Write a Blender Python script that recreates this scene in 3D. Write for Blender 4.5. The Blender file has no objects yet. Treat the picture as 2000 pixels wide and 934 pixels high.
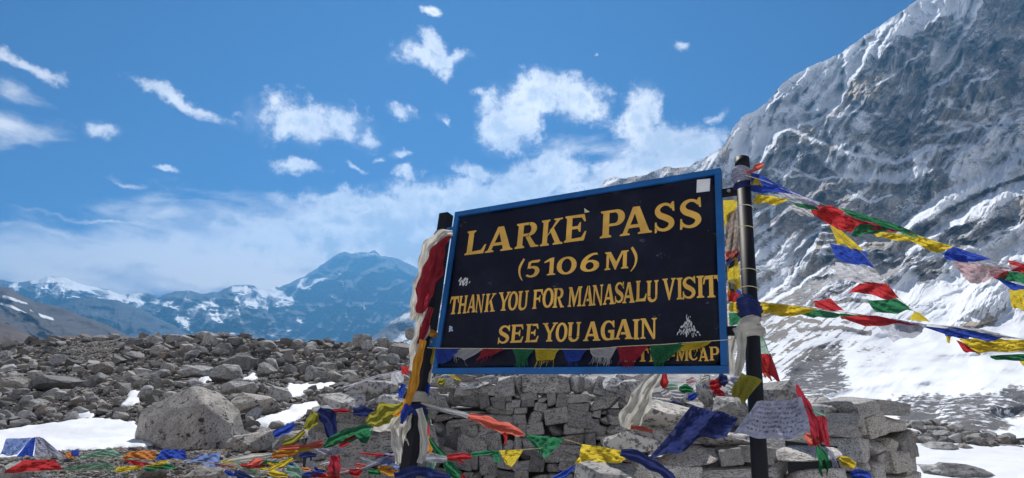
import bpy, bmesh, math, random
import numpy as np
from mathutils import Vector, Matrix

# ---------------------------------------------------------------- camera, world, sun, exposure
SC = bpy.context.scene
COL = SC.collection
F = 1184.0
TH = math.atan(268 / F)
CAMZ = 1.6
cam_d = bpy.data.cameras.new("camera")
cam = bpy.data.objects.new("camera", cam_d); COL.objects.link(cam)
cam.location = (0, 0, CAMZ); cam.rotation_euler = (math.pi / 2 + TH, 0, 0)
cam_d.sensor_width = 36; cam_d.lens = 36 * F / 2000
cam_d.clip_start = 0.05; cam_d.clip_end = 60000
SC.camera = cam
SC.view_settings.view_transform = 'Standard'; SC.view_settings.look = 'None'
SC.view_settings.exposure = 0.76; SC.view_settings.gamma = 1.0
SC.render.engine = 'CYCLES'
SC.cycles.use_denoising = True
SC.cycles.max_bounces = 6; SC.cycles.diffuse_bounces = 3; SC.cycles.volume_bounces = 0
SC.cycles.transparent_max_bounces = 12
SUN_AZ, SUN_EL = math.radians(-5), math.radians(50)      # azimuth clockwise from +Y

def T(py):                      # height over the eye per metre of forward depth, for a row of the photo
    return math.tan(math.atan((467 - py) / F) + TH)
_s, _c = math.sin(TH), math.cos(TH)
def at(px, py, Y):
    k = (467 - py) / F; dy = _c - k * _s; dz = _s + k * _c
    return Vector(((px - 1000) / F * Y / dy, Y, CAMZ + dz * Y / dy))
def npx(P):                     # numpy: world points -> photo pixels
    x, y, z = P[..., 0], P[..., 1], P[..., 2] - CAMZ
    f = np.maximum(y * _c + z * _s, 1e-3)
    return 1000 + F * x / f, 467 - F * (-y * _s + z * _c) / f
def pdir(px, py):
    k = (467 - py) / F
    return Vector(((px - 1000) / F, _c - k * _s, _s + k * _c)).normalized()

world = bpy.data.worlds.new("World"); SC.world = world; world.use_nodes = True
def build_world():
    nt = world.node_tree; N = nt.nodes; L = nt.links; N.clear()
    out = N.new('ShaderNodeOutputWorld'); bg = N.new('ShaderNodeBackground')
    L.new(bg.outputs[0], out.inputs[0]); bg.inputs[1].default_value = 0.102
    sky = N.new('ShaderNodeTexSky'); sky.sky_type = 'NISHITA'; sky.sun_disc = False
    sky.sun_elevation = SUN_EL; sky.sun_rotation = SUN_AZ
    sky.altitude = 5100; sky.air_density = 1.6; sky.dust_density = 0.35; sky.ozone_density = 5.5
    tc = N.new('ShaderNodeTexCoord'); G = tc.outputs['Generated']
    def math_(op, a, b=None, c=None, clamp=False):
        m = N.new('ShaderNodeMath'); m.operation = op; m.use_clamp = clamp
        for i, v in enumerate((a, b, c)):
            if v is None: continue
            if isinstance(v, (int, float)): m.inputs[i].default_value = v
            else: L.new(v, m.inputs[i])
        return m.outputs[0]
    def ss(v, a, b, lo=0.0, hi=1.0):
        m = N.new('ShaderNodeMapRange'); m.interpolation_type = 'SMOOTHSTEP'
        L.new(v, m.inputs[0]); m.inputs[1].default_value = a; m.inputs[2].default_value = b
        m.inputs[3].default_value = lo; m.inputs[4].default_value = hi
        return m.outputs[0]
    def noise(vec, scale, detail, rough=0.55, dist=0.0):
        n = N.new('ShaderNodeTexNoise'); L.new(vec, n.inputs['Vector'])
        n.inputs['Scale'].default_value = scale; n.inputs['Detail'].default_value = detail
        n.inputs['Roughness'].default_value = rough; n.inputs['Distortion'].default_value = dist
        return n
    # warp the direction a little so that the cloud outlines billow
    wn = noise(G, 14, 5)
    w = N.new('ShaderNodeVectorMath'); w.operation = 'MULTIPLY_ADD'
    L.new(wn.outputs['Color'], w.inputs[0]); w.inputs[1].default_value = (.07, .07, .07)
    L.new(G, w.inputs[2]); W = w.outputs[0]
    off = Vector((.035, .035, .035))
    def blobs(lst, src, grow=1.0):
        acc = None
        for (px, py, rx, ry, rot, st) in lst:
            c = pdir(px, py)
            right = c.cross(Vector((0, 0, 1))).normalized(); up = right.cross(c)
            a = math.radians(rot)
            t1 = right * math.cos(a) + up * math.sin(a); t2 = -right * math.sin(a) + up * math.cos(a)
            R = Matrix((t1, c, t2)).transposed()
            m = N.new('ShaderNodeMapping'); m.vector_type = 'TEXTURE'
            m.inputs['Location'].default_value = c + off
            m.inputs['Rotation'].default_value = R.to_euler('XYZ')
            m.inputs['Scale'].default_value = (rx * grow / F, .35, ry * grow / F)
            L.new(src, m.inputs['Vector'])
            ln = N.new('ShaderNodeVectorMath'); ln.operation = 'LENGTH'; L.new(m.outputs[0], ln.inputs[0])
            v = math_('SUBTRACT', st, ln.outputs['Value'])
            acc = v if acc is None else math_('MAXIMUM', acc, v)
        return acc
    crisp = [(998, 232, 50, 56, 0, 1.2), (1040, 188, 72, 38, 10, 1.25), (1105, 192, 68, 38, -20, 1.2), (1150, 222, 26, 32, -50, .9),
             (1008, 262, 34, 26, -50, .8), (1246, 216, 38, 44, -30, 1.15), (1240, 258, 44, 28, 0, 1.0), (1310, 280, 88, 34, -8, 1.2), (1345, 292, 80, 36, -5, 1.1),
             (1270, 320, 110, 30, 0, 1.0), (600, 232, 76, 38, 5, 1.15), (670, 240, 60, 34, -15, 1.0), (825, 108, 50, 20, -5, 1.0), (848, 88, 22, 34, 40, .8),
             (876, 112, 44, 14, 5, .9), (866, 130, 22, 18, 0, .8), (848, 20, 26, 15, 0, .9), (1325, 88, 30, 10, -5, .75), (1398, 228, 28, 15, 10, .72),
             (62, 127, 56, 15, -10, .85), (350, 196, 92, 13, -14, .95), (195, 255, 36, 16, 0, .75), (790, 228, 38, 15, -25, .72), (862, 236, 26, 12, -30, .65),
             (785, 300, 24, 11, 0, .8), (580, 328, 52, 15, 0, .95), (337, 336, 24, 6, 0, .75), (733, 305, 20, 10, 0, .7), (806, 340, 34, 14, -10, .85),
             (690, 402, 120, 17, -3, 1.0), (925, 345, 62, 20, -20, .9), (890, 360, 40, 14, 0, .7), (1075, 345, 82, 34, 5, 1.2), (1020, 372, 80, 34, 10, 1.15), (1135, 372, 70, 24, 0, 1.0),
             (860, 385, 95, 30, 5, 1.2), (960, 400, 180, 34, 0, 1.25), (850, 430, 230, 46, 4, 1.3), (770, 480, 260, 50, 0, 1.25),
             (1180, 320, 40, 14, 0, .8), (1225, 300, 40, 12, 0, .7), (640, 440, 150, 30, 6, 1.0), (1235, 395, 260, 40, 0, .9),
             (690, 328, 26, 8, -30, .6), (405, 222, 30, 6, -35, .6), (1160, 105, 10, 14, 0, .5), (1700, 330, 300, 60, 0, .9)]
    soft = [(700, 470, 420, 70, 2, 1.0), (380, 505, 440, 60, 2, 1.0), (100, 530, 360, 42, 0, 1.0), (520, 545, 420, 40, 0, 1.1), (120, 455, 260, 20, 0, .62), (20, 255, 130, 40, 0, .5),
            (30, 180, 70, 30, 0, .3), (1100, 290, 130, 50, 0, .45), (640, 260, 110, 40, 0, .4), (900, 540, 800, 36, 0, .9), (250, 365, 60, 10, -12, .4), (1250, 340, 200, 60, 0, .7),
            (-500, 420, 500, 60, 0, .8), (2700, 350, 700, 80, 0, .8), (200, 430, 200, 10, 0, .5)]
    mc = blobs(crisp, W, 1.22); ms = blobs(soft, W)
    # unseen white cloud added behind the camera, as fill for the shaded faces
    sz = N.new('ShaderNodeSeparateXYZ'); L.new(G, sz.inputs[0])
    rear_fill = ss(sz.outputs[1], .35, -.1, 0, 1)
    ms = math_('MAXIMUM', ms, math_('SUBTRACT', math_('MULTIPLY', rear_fill, 2.0), math_('ADD', 1.35, math_('MULTIPLY', sz.outputs[2], .9))))
    n1 = noise(G, 30, 14, .66, .12); n2 = noise(G, 11, 9, .62, .5)
    st_ = N.new('ShaderNodeMapping'); st_.inputs['Scale'].default_value = (1, 1, 3.2); L.new(G, st_.inputs[0])
    n3 = noise(st_.outputs[0], 9, 8, .6, .4)
    d = math_('ADD', mc, math_('MULTIPLY', math_('SUBTRACT', n1.outputs['Fac'], .5), 2.3))
    halo = math_('ADD', mc, math_('MULTIPLY', math_('SUBTRACT', n2.outputs['Fac'], .5), 1.5))
    a1 = math_('MAXIMUM', ss(d, 0.02, 0.85), math_('MULTIPLY', ss(halo, -.05, 1.2), .40))
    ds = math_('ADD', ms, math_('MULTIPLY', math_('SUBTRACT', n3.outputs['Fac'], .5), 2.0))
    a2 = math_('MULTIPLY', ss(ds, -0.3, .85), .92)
    # inner shading of the clouds: thick parts a bit greyer, broken by larger noise
    body = ss(math_('ADD', d, math_('MULTIPLY', math_('SUBTRACT', n2.outputs['Fac'], .5), 2.6)), 0.35, 1.25)
    cw = N.new('ShaderNodeMix'); cw.data_type = 'RGBA'
    L.new(body, cw.inputs[0]); K = 1.0
    cw.inputs[6].default_value = (7.4, 6.9, 6.4, 1); cw.inputs[7].default_value = (4.2, 4.2, 4.3, 1)
    tint = N.new('ShaderNodeMix'); tint.data_type = 'RGBA'; tint.blend_type = 'MULTIPLY'; tint.inputs[0].default_value = 1
    L.new(sky.outputs[0], tint.inputs[6]); tint.inputs[7].default_value = (.004, .045, .19, 1)
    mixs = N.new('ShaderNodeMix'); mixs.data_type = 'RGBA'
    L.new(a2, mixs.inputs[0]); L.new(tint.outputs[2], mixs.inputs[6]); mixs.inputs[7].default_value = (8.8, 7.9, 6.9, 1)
    mix1 = N.new('ShaderNodeMix'); mix1.data_type = 'RGBA'
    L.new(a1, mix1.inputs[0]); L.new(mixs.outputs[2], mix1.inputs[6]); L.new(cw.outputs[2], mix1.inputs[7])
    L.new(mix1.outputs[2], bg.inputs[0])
build_world()
sun_d = bpy.data.lights.new("sun", 'SUN'); sun = bpy.data.objects.new("sun", sun_d); COL.objects.link(sun)
sun_d.energy = 4.0; sun_d.angle = math.radians(0.53); sun_d.color = (1, .955, .89)
sdir = Vector((math.sin(SUN_AZ) * math.cos(SUN_EL), math.cos(SUN_AZ) * math.cos(SUN_EL), math.sin(SUN_EL)))
sun.rotation_euler = (-sdir).to_track_quat('-Z', 'Y').to_euler()
sun.location = (0, 0, 50)

# ---------------------------------------------------------------- helpers
def setp(o, label=None, cat=None, group=None, kind=None):
    if label: o['label'] = label
    if cat: o['category'] = cat
    if group: o['group'] = group
    if kind: o['kind'] = kind
    return o
def empty(name, loc, label, cat, group=None):
    o = bpy.data.objects.new(name, None); COL.objects.link(o); o.location = loc
    o.empty_display_size = .1
    return setp(o, label, cat, group)
def link(name, me, mat=None, parent=None):
    o = bpy.data.objects.new(name, me); COL.objects.link(o)
    if mat and not me.materials: me.materials.append(mat)
    if parent:
        o.parent = parent
        o.location = -Vector(parent.location)
    return o
def mesh_np(name, V, Fq, smooth=True):
    me = bpy.data.meshes.new(name)
    V = np.asarray(V, dtype=np.float32); Fq = np.asarray(Fq, dtype=np.int32)
    n, k = Fq.shape
    me.vertices.add(len(V)); me.vertices.foreach_set('co', V.ravel())
    me.loops.add(n * k); me.loops.foreach_set('vertex_index', Fq.ravel())
    me.polygons.add(n); me.polygons.foreach_set('loop_start', np.arange(n, dtype=np.int32) * k)
    me.polygons.foreach_set('loop_total', np.full(n, k, dtype=np.int32))
    me.polygons.foreach_set('use_smooth', np.full(n, smooth))
    me.update(calc_edges=True); me.validate()
    return me
def fattr(me, name, vals):
    a = me.attributes.new(name, 'FLOAT', 'POINT'); a.data.foreach_set('value', np.asarray(vals, dtype=np.float32).ravel())
def grid_faces(nu, nv):
    i = np.arange(nu - 1)[:, None]; j = np.arange(nv - 1)[None, :]
    a = i * nv + j
    return np.stack([a, a + nv, a + nv + 1, a + 1], -1).reshape(-1, 4)
def hash2(ix, iy, seed):
    h = (ix.astype(np.int64) * 374761393 + iy.astype(np.int64) * 668265263 + seed * 982451653) & 0x7fffffff
    h = ((h ^ (h >> 13)) * 1274126177) & 0x7fffffff
    return ((h ^ (h >> 16)) & 0xffff) / 65535.0
def pnoise(x, y, seed=0):
    xi = np.floor(x); yi = np.floor(y); xf = x - xi; yf = y - yi
    u = xf * xf * xf * (xf * (xf * 6 - 15) + 10); v = yf * yf * yf * (yf * (yf * 6 - 15) + 10)
    def g(dx, dy):
        a = hash2(xi + dx, yi + dy, seed) * 2 * np.pi
        return np.cos(a) * (xf - dx) + np.sin(a) * (yf - dy)
    return ((g(0, 0) * (1 - u) + g(1, 0) * u) * (1 - v) + (g(0, 1) * (1 - u) + g(1, 1) * u) * v) * 1.5
def fbm(x, y, seed=0, oct=5, gain=.5, lac=2.03):
    s = 0; a = 1; t = 0
    for i in range(oct):
        s = s + a * pnoise(x, y, seed + i * 17); t += a; a *= gain; x = x * lac + 3.1; y = y * lac + 1.7
    return s / t
def ridged(x, y, seed=0, oct=5, gain=.55, lac=2.07):
    s = 0; a = 1; t = 0; w = 1
    for i in range(oct):
        n = (1 - np.abs(pnoise(x, y, seed + i * 31))) ** 2 * w
        s = s + a * n; t += a; w = np.clip(n * 1.6, 0, 1); a *= gain; x = x * lac + 5.3; y = y * lac + 2.9
    return s / t
def sstep(x, a, b):
    t = np.clip((x - a) / (b - a), 0, 1); return t * t * (3 - 2 * t)
def polyd(px, py, poly):                  # signed distance to polygon, + inside (photo pixels)
    inside = np.zeros(px.shape, bool); dmin = np.full(px.shape, 1e9)
    n = len(poly)
    for i in range(n):
        x1, y1 = poly[i]; x2, y2 = poly[(i + 1) % n]
        c = ((y1 > py) != (y2 > py)) & (px < (x2 - x1) * (py - y1) / ((y2 - y1) + 1e-9) + x1)
        inside ^= c
        dx, dy = x2 - x1, y2 - y1; t = np.clip(((px - x1) * dx + (py - y1) * dy) / (dx * dx + dy * dy + 1e-9), 0, 1)
        dmin = np.minimum(dmin, np.hypot(px - x1 - t * dx, py - y1 - t * dy))
    return np.where(inside, dmin, -dmin)
def interp(x, pts):
    return np.interp(x, [p[0] for p in pts], [p[1] for p in pts])

# ---------------------------------------------------------------- materials
class MT:
    def __init__(s, name, rough=.8):
        s.m = bpy.data.materials.new(name); s.m.use_nodes = True
        s.nt = s.m.node_tree; s.N = s.nt.nodes; s.L = s.nt.links
        s.b = s.N['Principled BSDF']; s.b.inputs['Roughness'].default_value = rough
        s.b.inputs['Specular IOR Level'].default_value = .25
    def put(s, v, sock):
        if v is None: return
        if isinstance(v, (int, float)): sock.default_value = v
        elif isinstance(v, tuple): sock.default_value = v if len(v) == len(sock.default_value) else v + (1,)
        else: s.L.new(v, sock)
    def coord(s, kind='Object', scale=(1, 1, 1)):
        tc = s.N.new('ShaderNodeTexCoord'); mp = s.N.new('ShaderNodeMapping')
        s.L.new(tc.outputs[kind], mp.inputs[0]); mp.inputs['Scale'].default_value = scale
        return mp.outputs[0]
    def noise(s, vec, scale, detail=5, rough=.55, dist=0, col=False):
        n = s.N.new('ShaderNodeTexNoise'); s.L.new(vec, n.inputs['Vector'])
        n.inputs['Scale'].default_value = scale; n.inputs['Detail'].default_value = detail
        n.inputs['Roughness'].default_value = rough; n.inputs['Distortion'].default_value = dist
        return n.outputs['Color' if col else 'Fac']
    def vor(s, vec, scale, out='Distance', feature='F1'):
        n = s.N.new('ShaderNodeTexVoronoi'); n.feature = feature; s.L.new(vec, n.inputs['Vector']); n.inputs['Scale'].default_value = scale
        return n.outputs[out]
    def ss(s, v, a, b, lo=0., hi=1.):
        m = s.N.new('ShaderNodeMapRange'); m.interpolation_type = 'SMOOTHSTEP'
        s.L.new(v, m.inputs[0])
        for i, q in enumerate((a, b, lo, hi)): m.inputs[i + 1].default_value = q
        return m.outputs[0]
    def math(s, op, a, b=None, clamp=False):
        m = s.N.new('ShaderNodeMath'); m.operation = op; m.use_clamp = clamp
        s.put(a, m.inputs[0]); s.put(b, m.inputs[1]); return m.outputs[0]
    def mix(s, f, a, b, blend='MIX'):
        m = s.N.new('ShaderNodeMix'); m.data_type = 'RGBA'; m.blend_type = blend
        s.put(f, m.inputs[0]); s.put(a, m.inputs[6]); s.put(b, m.inputs[7]); return m.outputs[2]
    def attr(s, name):
        a = s.N.new('ShaderNodeAttribute'); a.attribute_name = name; return a.outputs['Fac']
    def rnd(s):
        return s.N.new('ShaderNodeObjectInfo').outputs['Random']
    def bump(s, h, strength, dist):
        b = s.N.new('ShaderNodeBump'); s.L.new(h, b.inputs['Height']); b.inputs['Strength'].default_value = strength
        b.inputs['Distance'].default_value = dist; s.L.new(b.outputs[0], s.b.inputs['Normal'])
    def base(s, v): s.put(v, s.b.inputs['Base Color'])

def granite(name, light, dark, speck=1.0, fine=55, rand='obj', tint=(.30, .26, .20), lich=.5):
    t = MT(name, .85); v = t.coord('Object')
    if rand == 'obj':
        r = t.rnd()
        ad = t.N.new('ShaderNodeVectorMath'); ad.operation = 'ADD'; t.L.new(v, ad.inputs[0])
        cmb = t.N.new('ShaderNodeCombineXYZ'); m10 = t.math('MULTIPLY', r, 37.0)
        for i in range(3): t.L.new(m10, cmb.inputs[i])
        t.L.new(cmb.outputs[0], ad.inputs[1]); v = ad.outputs[0]
    else: r = t.attr('rnd')
    big = t.noise(v, 3, 4)
    c = t.mix(t.ss(big, .35, .68), light, tuple(x * .68 for x in light))
    c = t.mix(t.math('MULTIPLY', t.ss(r, .55, 1.0), .55), c, tint)
    c = t.mix(t.ss(r, .5, 0.0, 0, .78 if rand == 'attr' else .6), c, dark)
    r2 = t.math('FRACT', t.math('MULTIPLY', r, 7.31)); c = t.mix(t.ss(r2, .6, 1.0, 0, .35), c, (.62, .61, .60))
    sp = t.noise(v, fine, 3, .7)
    sp2 = t.noise(v, fine * .23, 4, .7)
    f = t.math('MULTIPLY', t.ss(sp, .50, .60), speck)
    c = t.mix(f, c, dark)
    f2 = t.math('MULTIPLY', t.ss(sp2, .54, .66), lich * speck)
    c = t.mix(f2, c, tuple(x * .6 for x in dark))
    t.base(c)
    hh = t.math('ADD', t.math('MULTIPLY', sp, .35), t.noise(v, 9, 6, .65))
    t.bump(hh, .55, .03)
    return t.m
M = {}
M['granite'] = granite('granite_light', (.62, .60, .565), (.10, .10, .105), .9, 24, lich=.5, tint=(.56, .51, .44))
M['granite_shade'] = granite('granite_shaded', (.50, .495, .49), (.06, .06, .065), .8, 17, lich=.8, tint=(.42, .40, .37))  # darker copy of the granite, with the walls' shade put into its colour
M['boulder'] = granite('boulder_grey', (.38, .38, .375), (.06, .06, .062), .55, 12, lich=.35, tint=(.26, .23, .19))
M['big_boulder'] = granite('big_boulder_granite', (.44, .41, .37), (.05, .05, .055), .5, 24, lich=2.0)
M['rubble'] = granite('rubble_grey', (.26, .25, .235), (.045, .046, .05), .45, 25, rand='attr', lich=.3, tint=(.27, .215, .165))

def simple(name, col, rough=.6, metal=0, var=.25, scale=20, bump=0.0, spec=.4):
    t = MT(name, rough); v = t.coord('Object'); n = t.noise(v, scale, 5, .6)
    t.base(t.mix(t.ss(n, .3, .75), col, tuple(x * (1 - var) for x in col)))
    t.b.inputs['Metallic'].default_value = metal; t.b.inputs['Specular IOR Level'].default_value = spec
    if bump: t.bump(n, bump, .004)
    return t.m
def sign_paint():
    t = MT('navy_painted_steel', .42); v = t.coord('Object')
    n = t.noise(v, 3.0, 5, .6); c = t.mix(t.ss(n, .3, .7), (.012, .016, .040), (.007, .009, .022))
    sc = t.noise(t.coord('Object', (3, 16, 1)), 7, 8, .75)
    c = t.mix(t.ss(sc, .66, .72, 0, .6), c, (.22, .24, .30)); ds = t.noise(v, 1.7, 7, .7); c = t.mix(t.ss(ds, .45, .75, 0, .22), c, (.09, .10, .13))
    t.base(c); t.b.inputs['Roughness'].default_value = .5
    t.bump(t.noise(v, 60, 3), .08, .002); return t.m
M['navy'] = sign_paint()
def chipped(name, col, edge, amt):
    t = MT(name, .45); v = t.coord('Object'); n = t.noise(v, 28, 8, .7); n2 = t.noise(v, 5, 3)
    c = t.mix(t.ss(n2, .3, .7), col, tuple(x * .72 for x in col))
    c = t.mix(t.ss(n, amt, amt + .05), c, edge); t.base(c); t.bump(n, .12, .003); return t.m
M['blue_frame'] = chipped('blue_painted_steel', (.008, .10, .31), (.05, .035, .03), .62)
M['post'] = chipped('black_painted_steel', (.010, .011, .015), (.07, .06, .055), .70)
M['post'].node_tree.nodes['Principled BSDF'].inputs['Roughness'].default_value = .55
M['post'].node_tree.nodes['Principled BSDF'].inputs['Specular IOR Level'].default_value = .15
M['gold'] = chipped('yellow_ochre_lettering', (.66, .385, .075), (.20, .13, .04), .69)
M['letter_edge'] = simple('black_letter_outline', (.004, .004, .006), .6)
M['white_paper'] = simple('white_paper_label', (.62, .64, .66), .8, scale=9, var=.15)
M['sticker_torn'] = simple('torn_white_sticker', (.55, .58, .60), .8, scale=60, var=.5)
M['pale_blue_sticker'] = simple('pale_blue_sticker', (.35, .50, .62), .6, scale=90, var=.5)
M['steel'] = simple('bare_steel', (.28, .28, .29), .4, .7)
M['cord'] = simple('twisted_cord', (.55, .50, .30), .9, scale=80)
M['cord_white'] = simple('white_cord', (.60, .58, .54), .9, scale=80)
M['core'] = simple('dark_gap_block', (.035, .034, .033), .95, scale=12)

def cloth(name, col, prints=.62, trans=.6, sheer=0.0):
    t = MT(name, .9); t.b.inputs['Specular IOR Level'].default_value = .08
    t.b.inputs['Sheen Weight'].default_value = .1
    uv = t.coord('UV'); ob = t.coord('Object')
    n = t.noise(ob, 14, 4)
    c = t.mix(t.ss(n, .3, .75), tuple(x * .86 + .03 for x in col), tuple(x * .66 + .012 for x in col))
    # printed prayer text: rows broken into glyph-like marks, inside a margin
    lines = t.N.new('ShaderNodeTexWave'); lines.bands_direction = 'Y'; t.L.new(uv, lines.inputs['Vector'])
    lines.inputs['Scale'].default_value = 2.6; lines.inputs['Distortion'].default_value = .5
    gl = t.noise(t.coord('UV', (34, 15, 1)), 1.0, 2, .6)
    f = t.math('MULTIPLY', t.ss(lines.outputs['Fac'], .35, .6), t.ss(gl, .47, .56))
    sx = t.N.new('ShaderNodeSeparateXYZ'); t.L.new(uv, sx.inputs[0])
    ex = t.math('ABSOLUTE', t.math('SUBTRACT', sx.outputs[0], .5)); ey = t.math('ABSOLUTE', t.math('SUBTRACT', sx.outputs[1], .5))
    f = t.math('MULTIPLY', f, t.ss(t.math('MAXIMUM', ex, ey), .44, .38))
    f = t.math('MULTIPLY', f, prints)
    c = t.mix(f, c, tuple(x * .15 for x in col)); t.base(c)
    wv = t.noise(t.coord('UV', (60, 60, 1)), 4, 2)
    t.bump(t.math('ADD', t.noise(ob, 30, 4), t.math('MULTIPLY', wv, .15)), .35, .01)
    out = t.N['Material Output']; tr = t.N.new('ShaderNodeBsdfTranslucent'); t.L.new(c, tr.inputs[0])
    ms = t.N.new('ShaderNodeMixShader'); ms.inputs[0].default_value = trans
    t.L.new(t.b.outputs[0], ms.inputs[1]); t.L.new(tr.outputs[0], ms.inputs[2])
    last = ms.outputs[0]
    if sheer:
        tp = t.N.new('ShaderNodeBsdfTransparent'); m2 = t.N.new('ShaderNodeMixShader'); m2.inputs[0].default_value = sheer
        t.L.new(last, m2.inputs[1]); t.L.new(tp.outputs[0], m2.inputs[2]); last = m2.outputs[0]
    t.L.new(last, out.inputs[0])
    return t.m
CL = {'blue': cloth('blue_flag_cloth', (.02, .075, .50)), 'white': cloth('white_flag_cloth', (.66, .66, .70), .5, sheer=.12),
      'red': cloth('red_flag_cloth', (.55, .022, .03)), 'green': cloth('green_flag_cloth', (.02, .22, .09)),
      'yellow': cloth('yellow_flag_cloth', (.76, .58, .035), .5), 'orange': cloth('orange_flag_cloth', (.70, .25, .05)),
      'navy': cloth('navy_flag_cloth', (.011, .028, .17), .2, .4), 'salmon': cloth('faded_red_flag_cloth', (.75, .16, .11), .4),
      'crimson': cloth('crimson_flag_cloth', (.42, .015, .04), .1), 'pink': cloth('pinkish_white_flag_cloth', (.62, .40, .42), .5, sheer=.12),
      'lavender': cloth('faded_lavender_flag_cloth', (.44, .46, .60), .8, .4), 'mint': cloth('faded_green_flag_cloth', (.22, .45, .33), .5, sheer=.2),
      'tan': cloth('tan_faded_flag_cloth', (.40, .32, .27), .6), 'olive': cloth('olive_yellow_flag_cloth', (.34, .32, .03), .3),
      'khata': cloth('white_silk_scarf_cloth', (.68, .66, .60), 0, .45), 'gold': cloth('orange_gold_scarf_cloth', (.72, .33, .02), .0, .4),
      'sheer_white': cloth('sheer_white_flag_cloth', (.62, .64, .74), .4, .5, sheer=.35), 'pale_blue': cloth('pale_blue_flag_cloth', (.20, .30, .62), .4),
      'sheer_green': cloth('sheer_green_flag_cloth', (.10, .30, .17), .3, .5, sheer=.3)}

# ---------------------------------------------------------------- terrain: ground
CREST = [(-400, 668), (0, 676), (60, 668), (130, 662), (180, 660), (260, 664), (340, 660), (430, 656), (520, 668), (600, 674), (700, 668), (780, 670), (850, 690), (1000, 725),
         (1150, 745), (1400, 790), (1600, 835), (1740, 836), (1800, 838), (1880, 850), (1940, 864), (2000, 874), (2300, 890)]
CRESTY = [(-400, 40), (850, 38), (1100, 30), (1400, 24), (1700, 21), (2300, 21)]
def ground_z(x, Y):
    x = np.asarray(x, float); Y = np.asarray(Y, float)
    Ys = np.maximum(Y, 3.0)
    px = 1000 + 1214 * x / Ys
    px = np.clip(px, -400, 2300)
    pc = interp(px, CREST); Yc = interp(px, CRESTY)
    zc = CAMZ + Yc * np.tan(np.arctan((467 - pc) / F) + TH)
    right = sstep(px, 1200, 1700)
    z0 = -.35 * right
    Y0 = 15.5 - 1.5 * right
    t = np.clip((Y - Y0) / (Yc - Y0), 0, 1)
    z = z0 + (zc - z0) * (t ** 1.05 * (1 + .12 * np.sin(t * 9.4)) / (1 + .12 * math.sin(9.4)))
    over = np.maximum(Y - Yc, 0)
    drop = np.minimum(over * .32 * sstep(over, 0, 12), 55 + over * .012)
    z = z - drop
    lump = fbm(x * .35, Y * .35, 5, 4) * .28 * sstep(Y, 12, 20) * (1 - right * .6) + fbm(x * 1.3, Y * 1.3, 9, 3) * .05
    far = sstep(Y, 60, 200)
    return z + lump * (1 - far) + far * fbm(x * .004, Y * .004, 3, 4) * 20
SNOWP = [[(-150, 862), (0, 848), (60, 836), (130, 824), (185, 818), (230, 826), (262, 826), (300, 874), (230, 880), (160, 884), (60, 897), (-150, 912)],
         [(130, 815), (160, 806), (190, 812), (180, 824), (140, 826)],
         [(236, 795), (258, 768), (280, 770), (266, 798)],
         [(492, 832), (540, 812), (570, 796), (618, 789), (624, 796), (590, 818), (560, 838), (520, 842)],
         [(548, 770), (565, 756), (610, 751), (655, 750), (650, 760), (600, 770), (570, 782)],
         [(470, 745), (488, 728), (505, 732), (500, 745)], [(380, 745), (405, 735), (420, 745), (400, 755)],
         [(1690, 872), (2400, 880), (2400, 1400), (1200, 1400), (1300, 1000), (1690, 905)],
         [(1700, 850), (1790, 842), (1800, 852), (1760, 862), (1700, 868)]]
def snow_mask(px, py, x, Y):
    w = fbm(x * 1.1, Y * 1.1, 21, 4) * 14
    s = np.full(px.shape, -99.)
    for p in SNOWP: s = np.maximum(s, polyd(px, py, p) + w * .7)
    return sstep(s, -2, 3)
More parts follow.
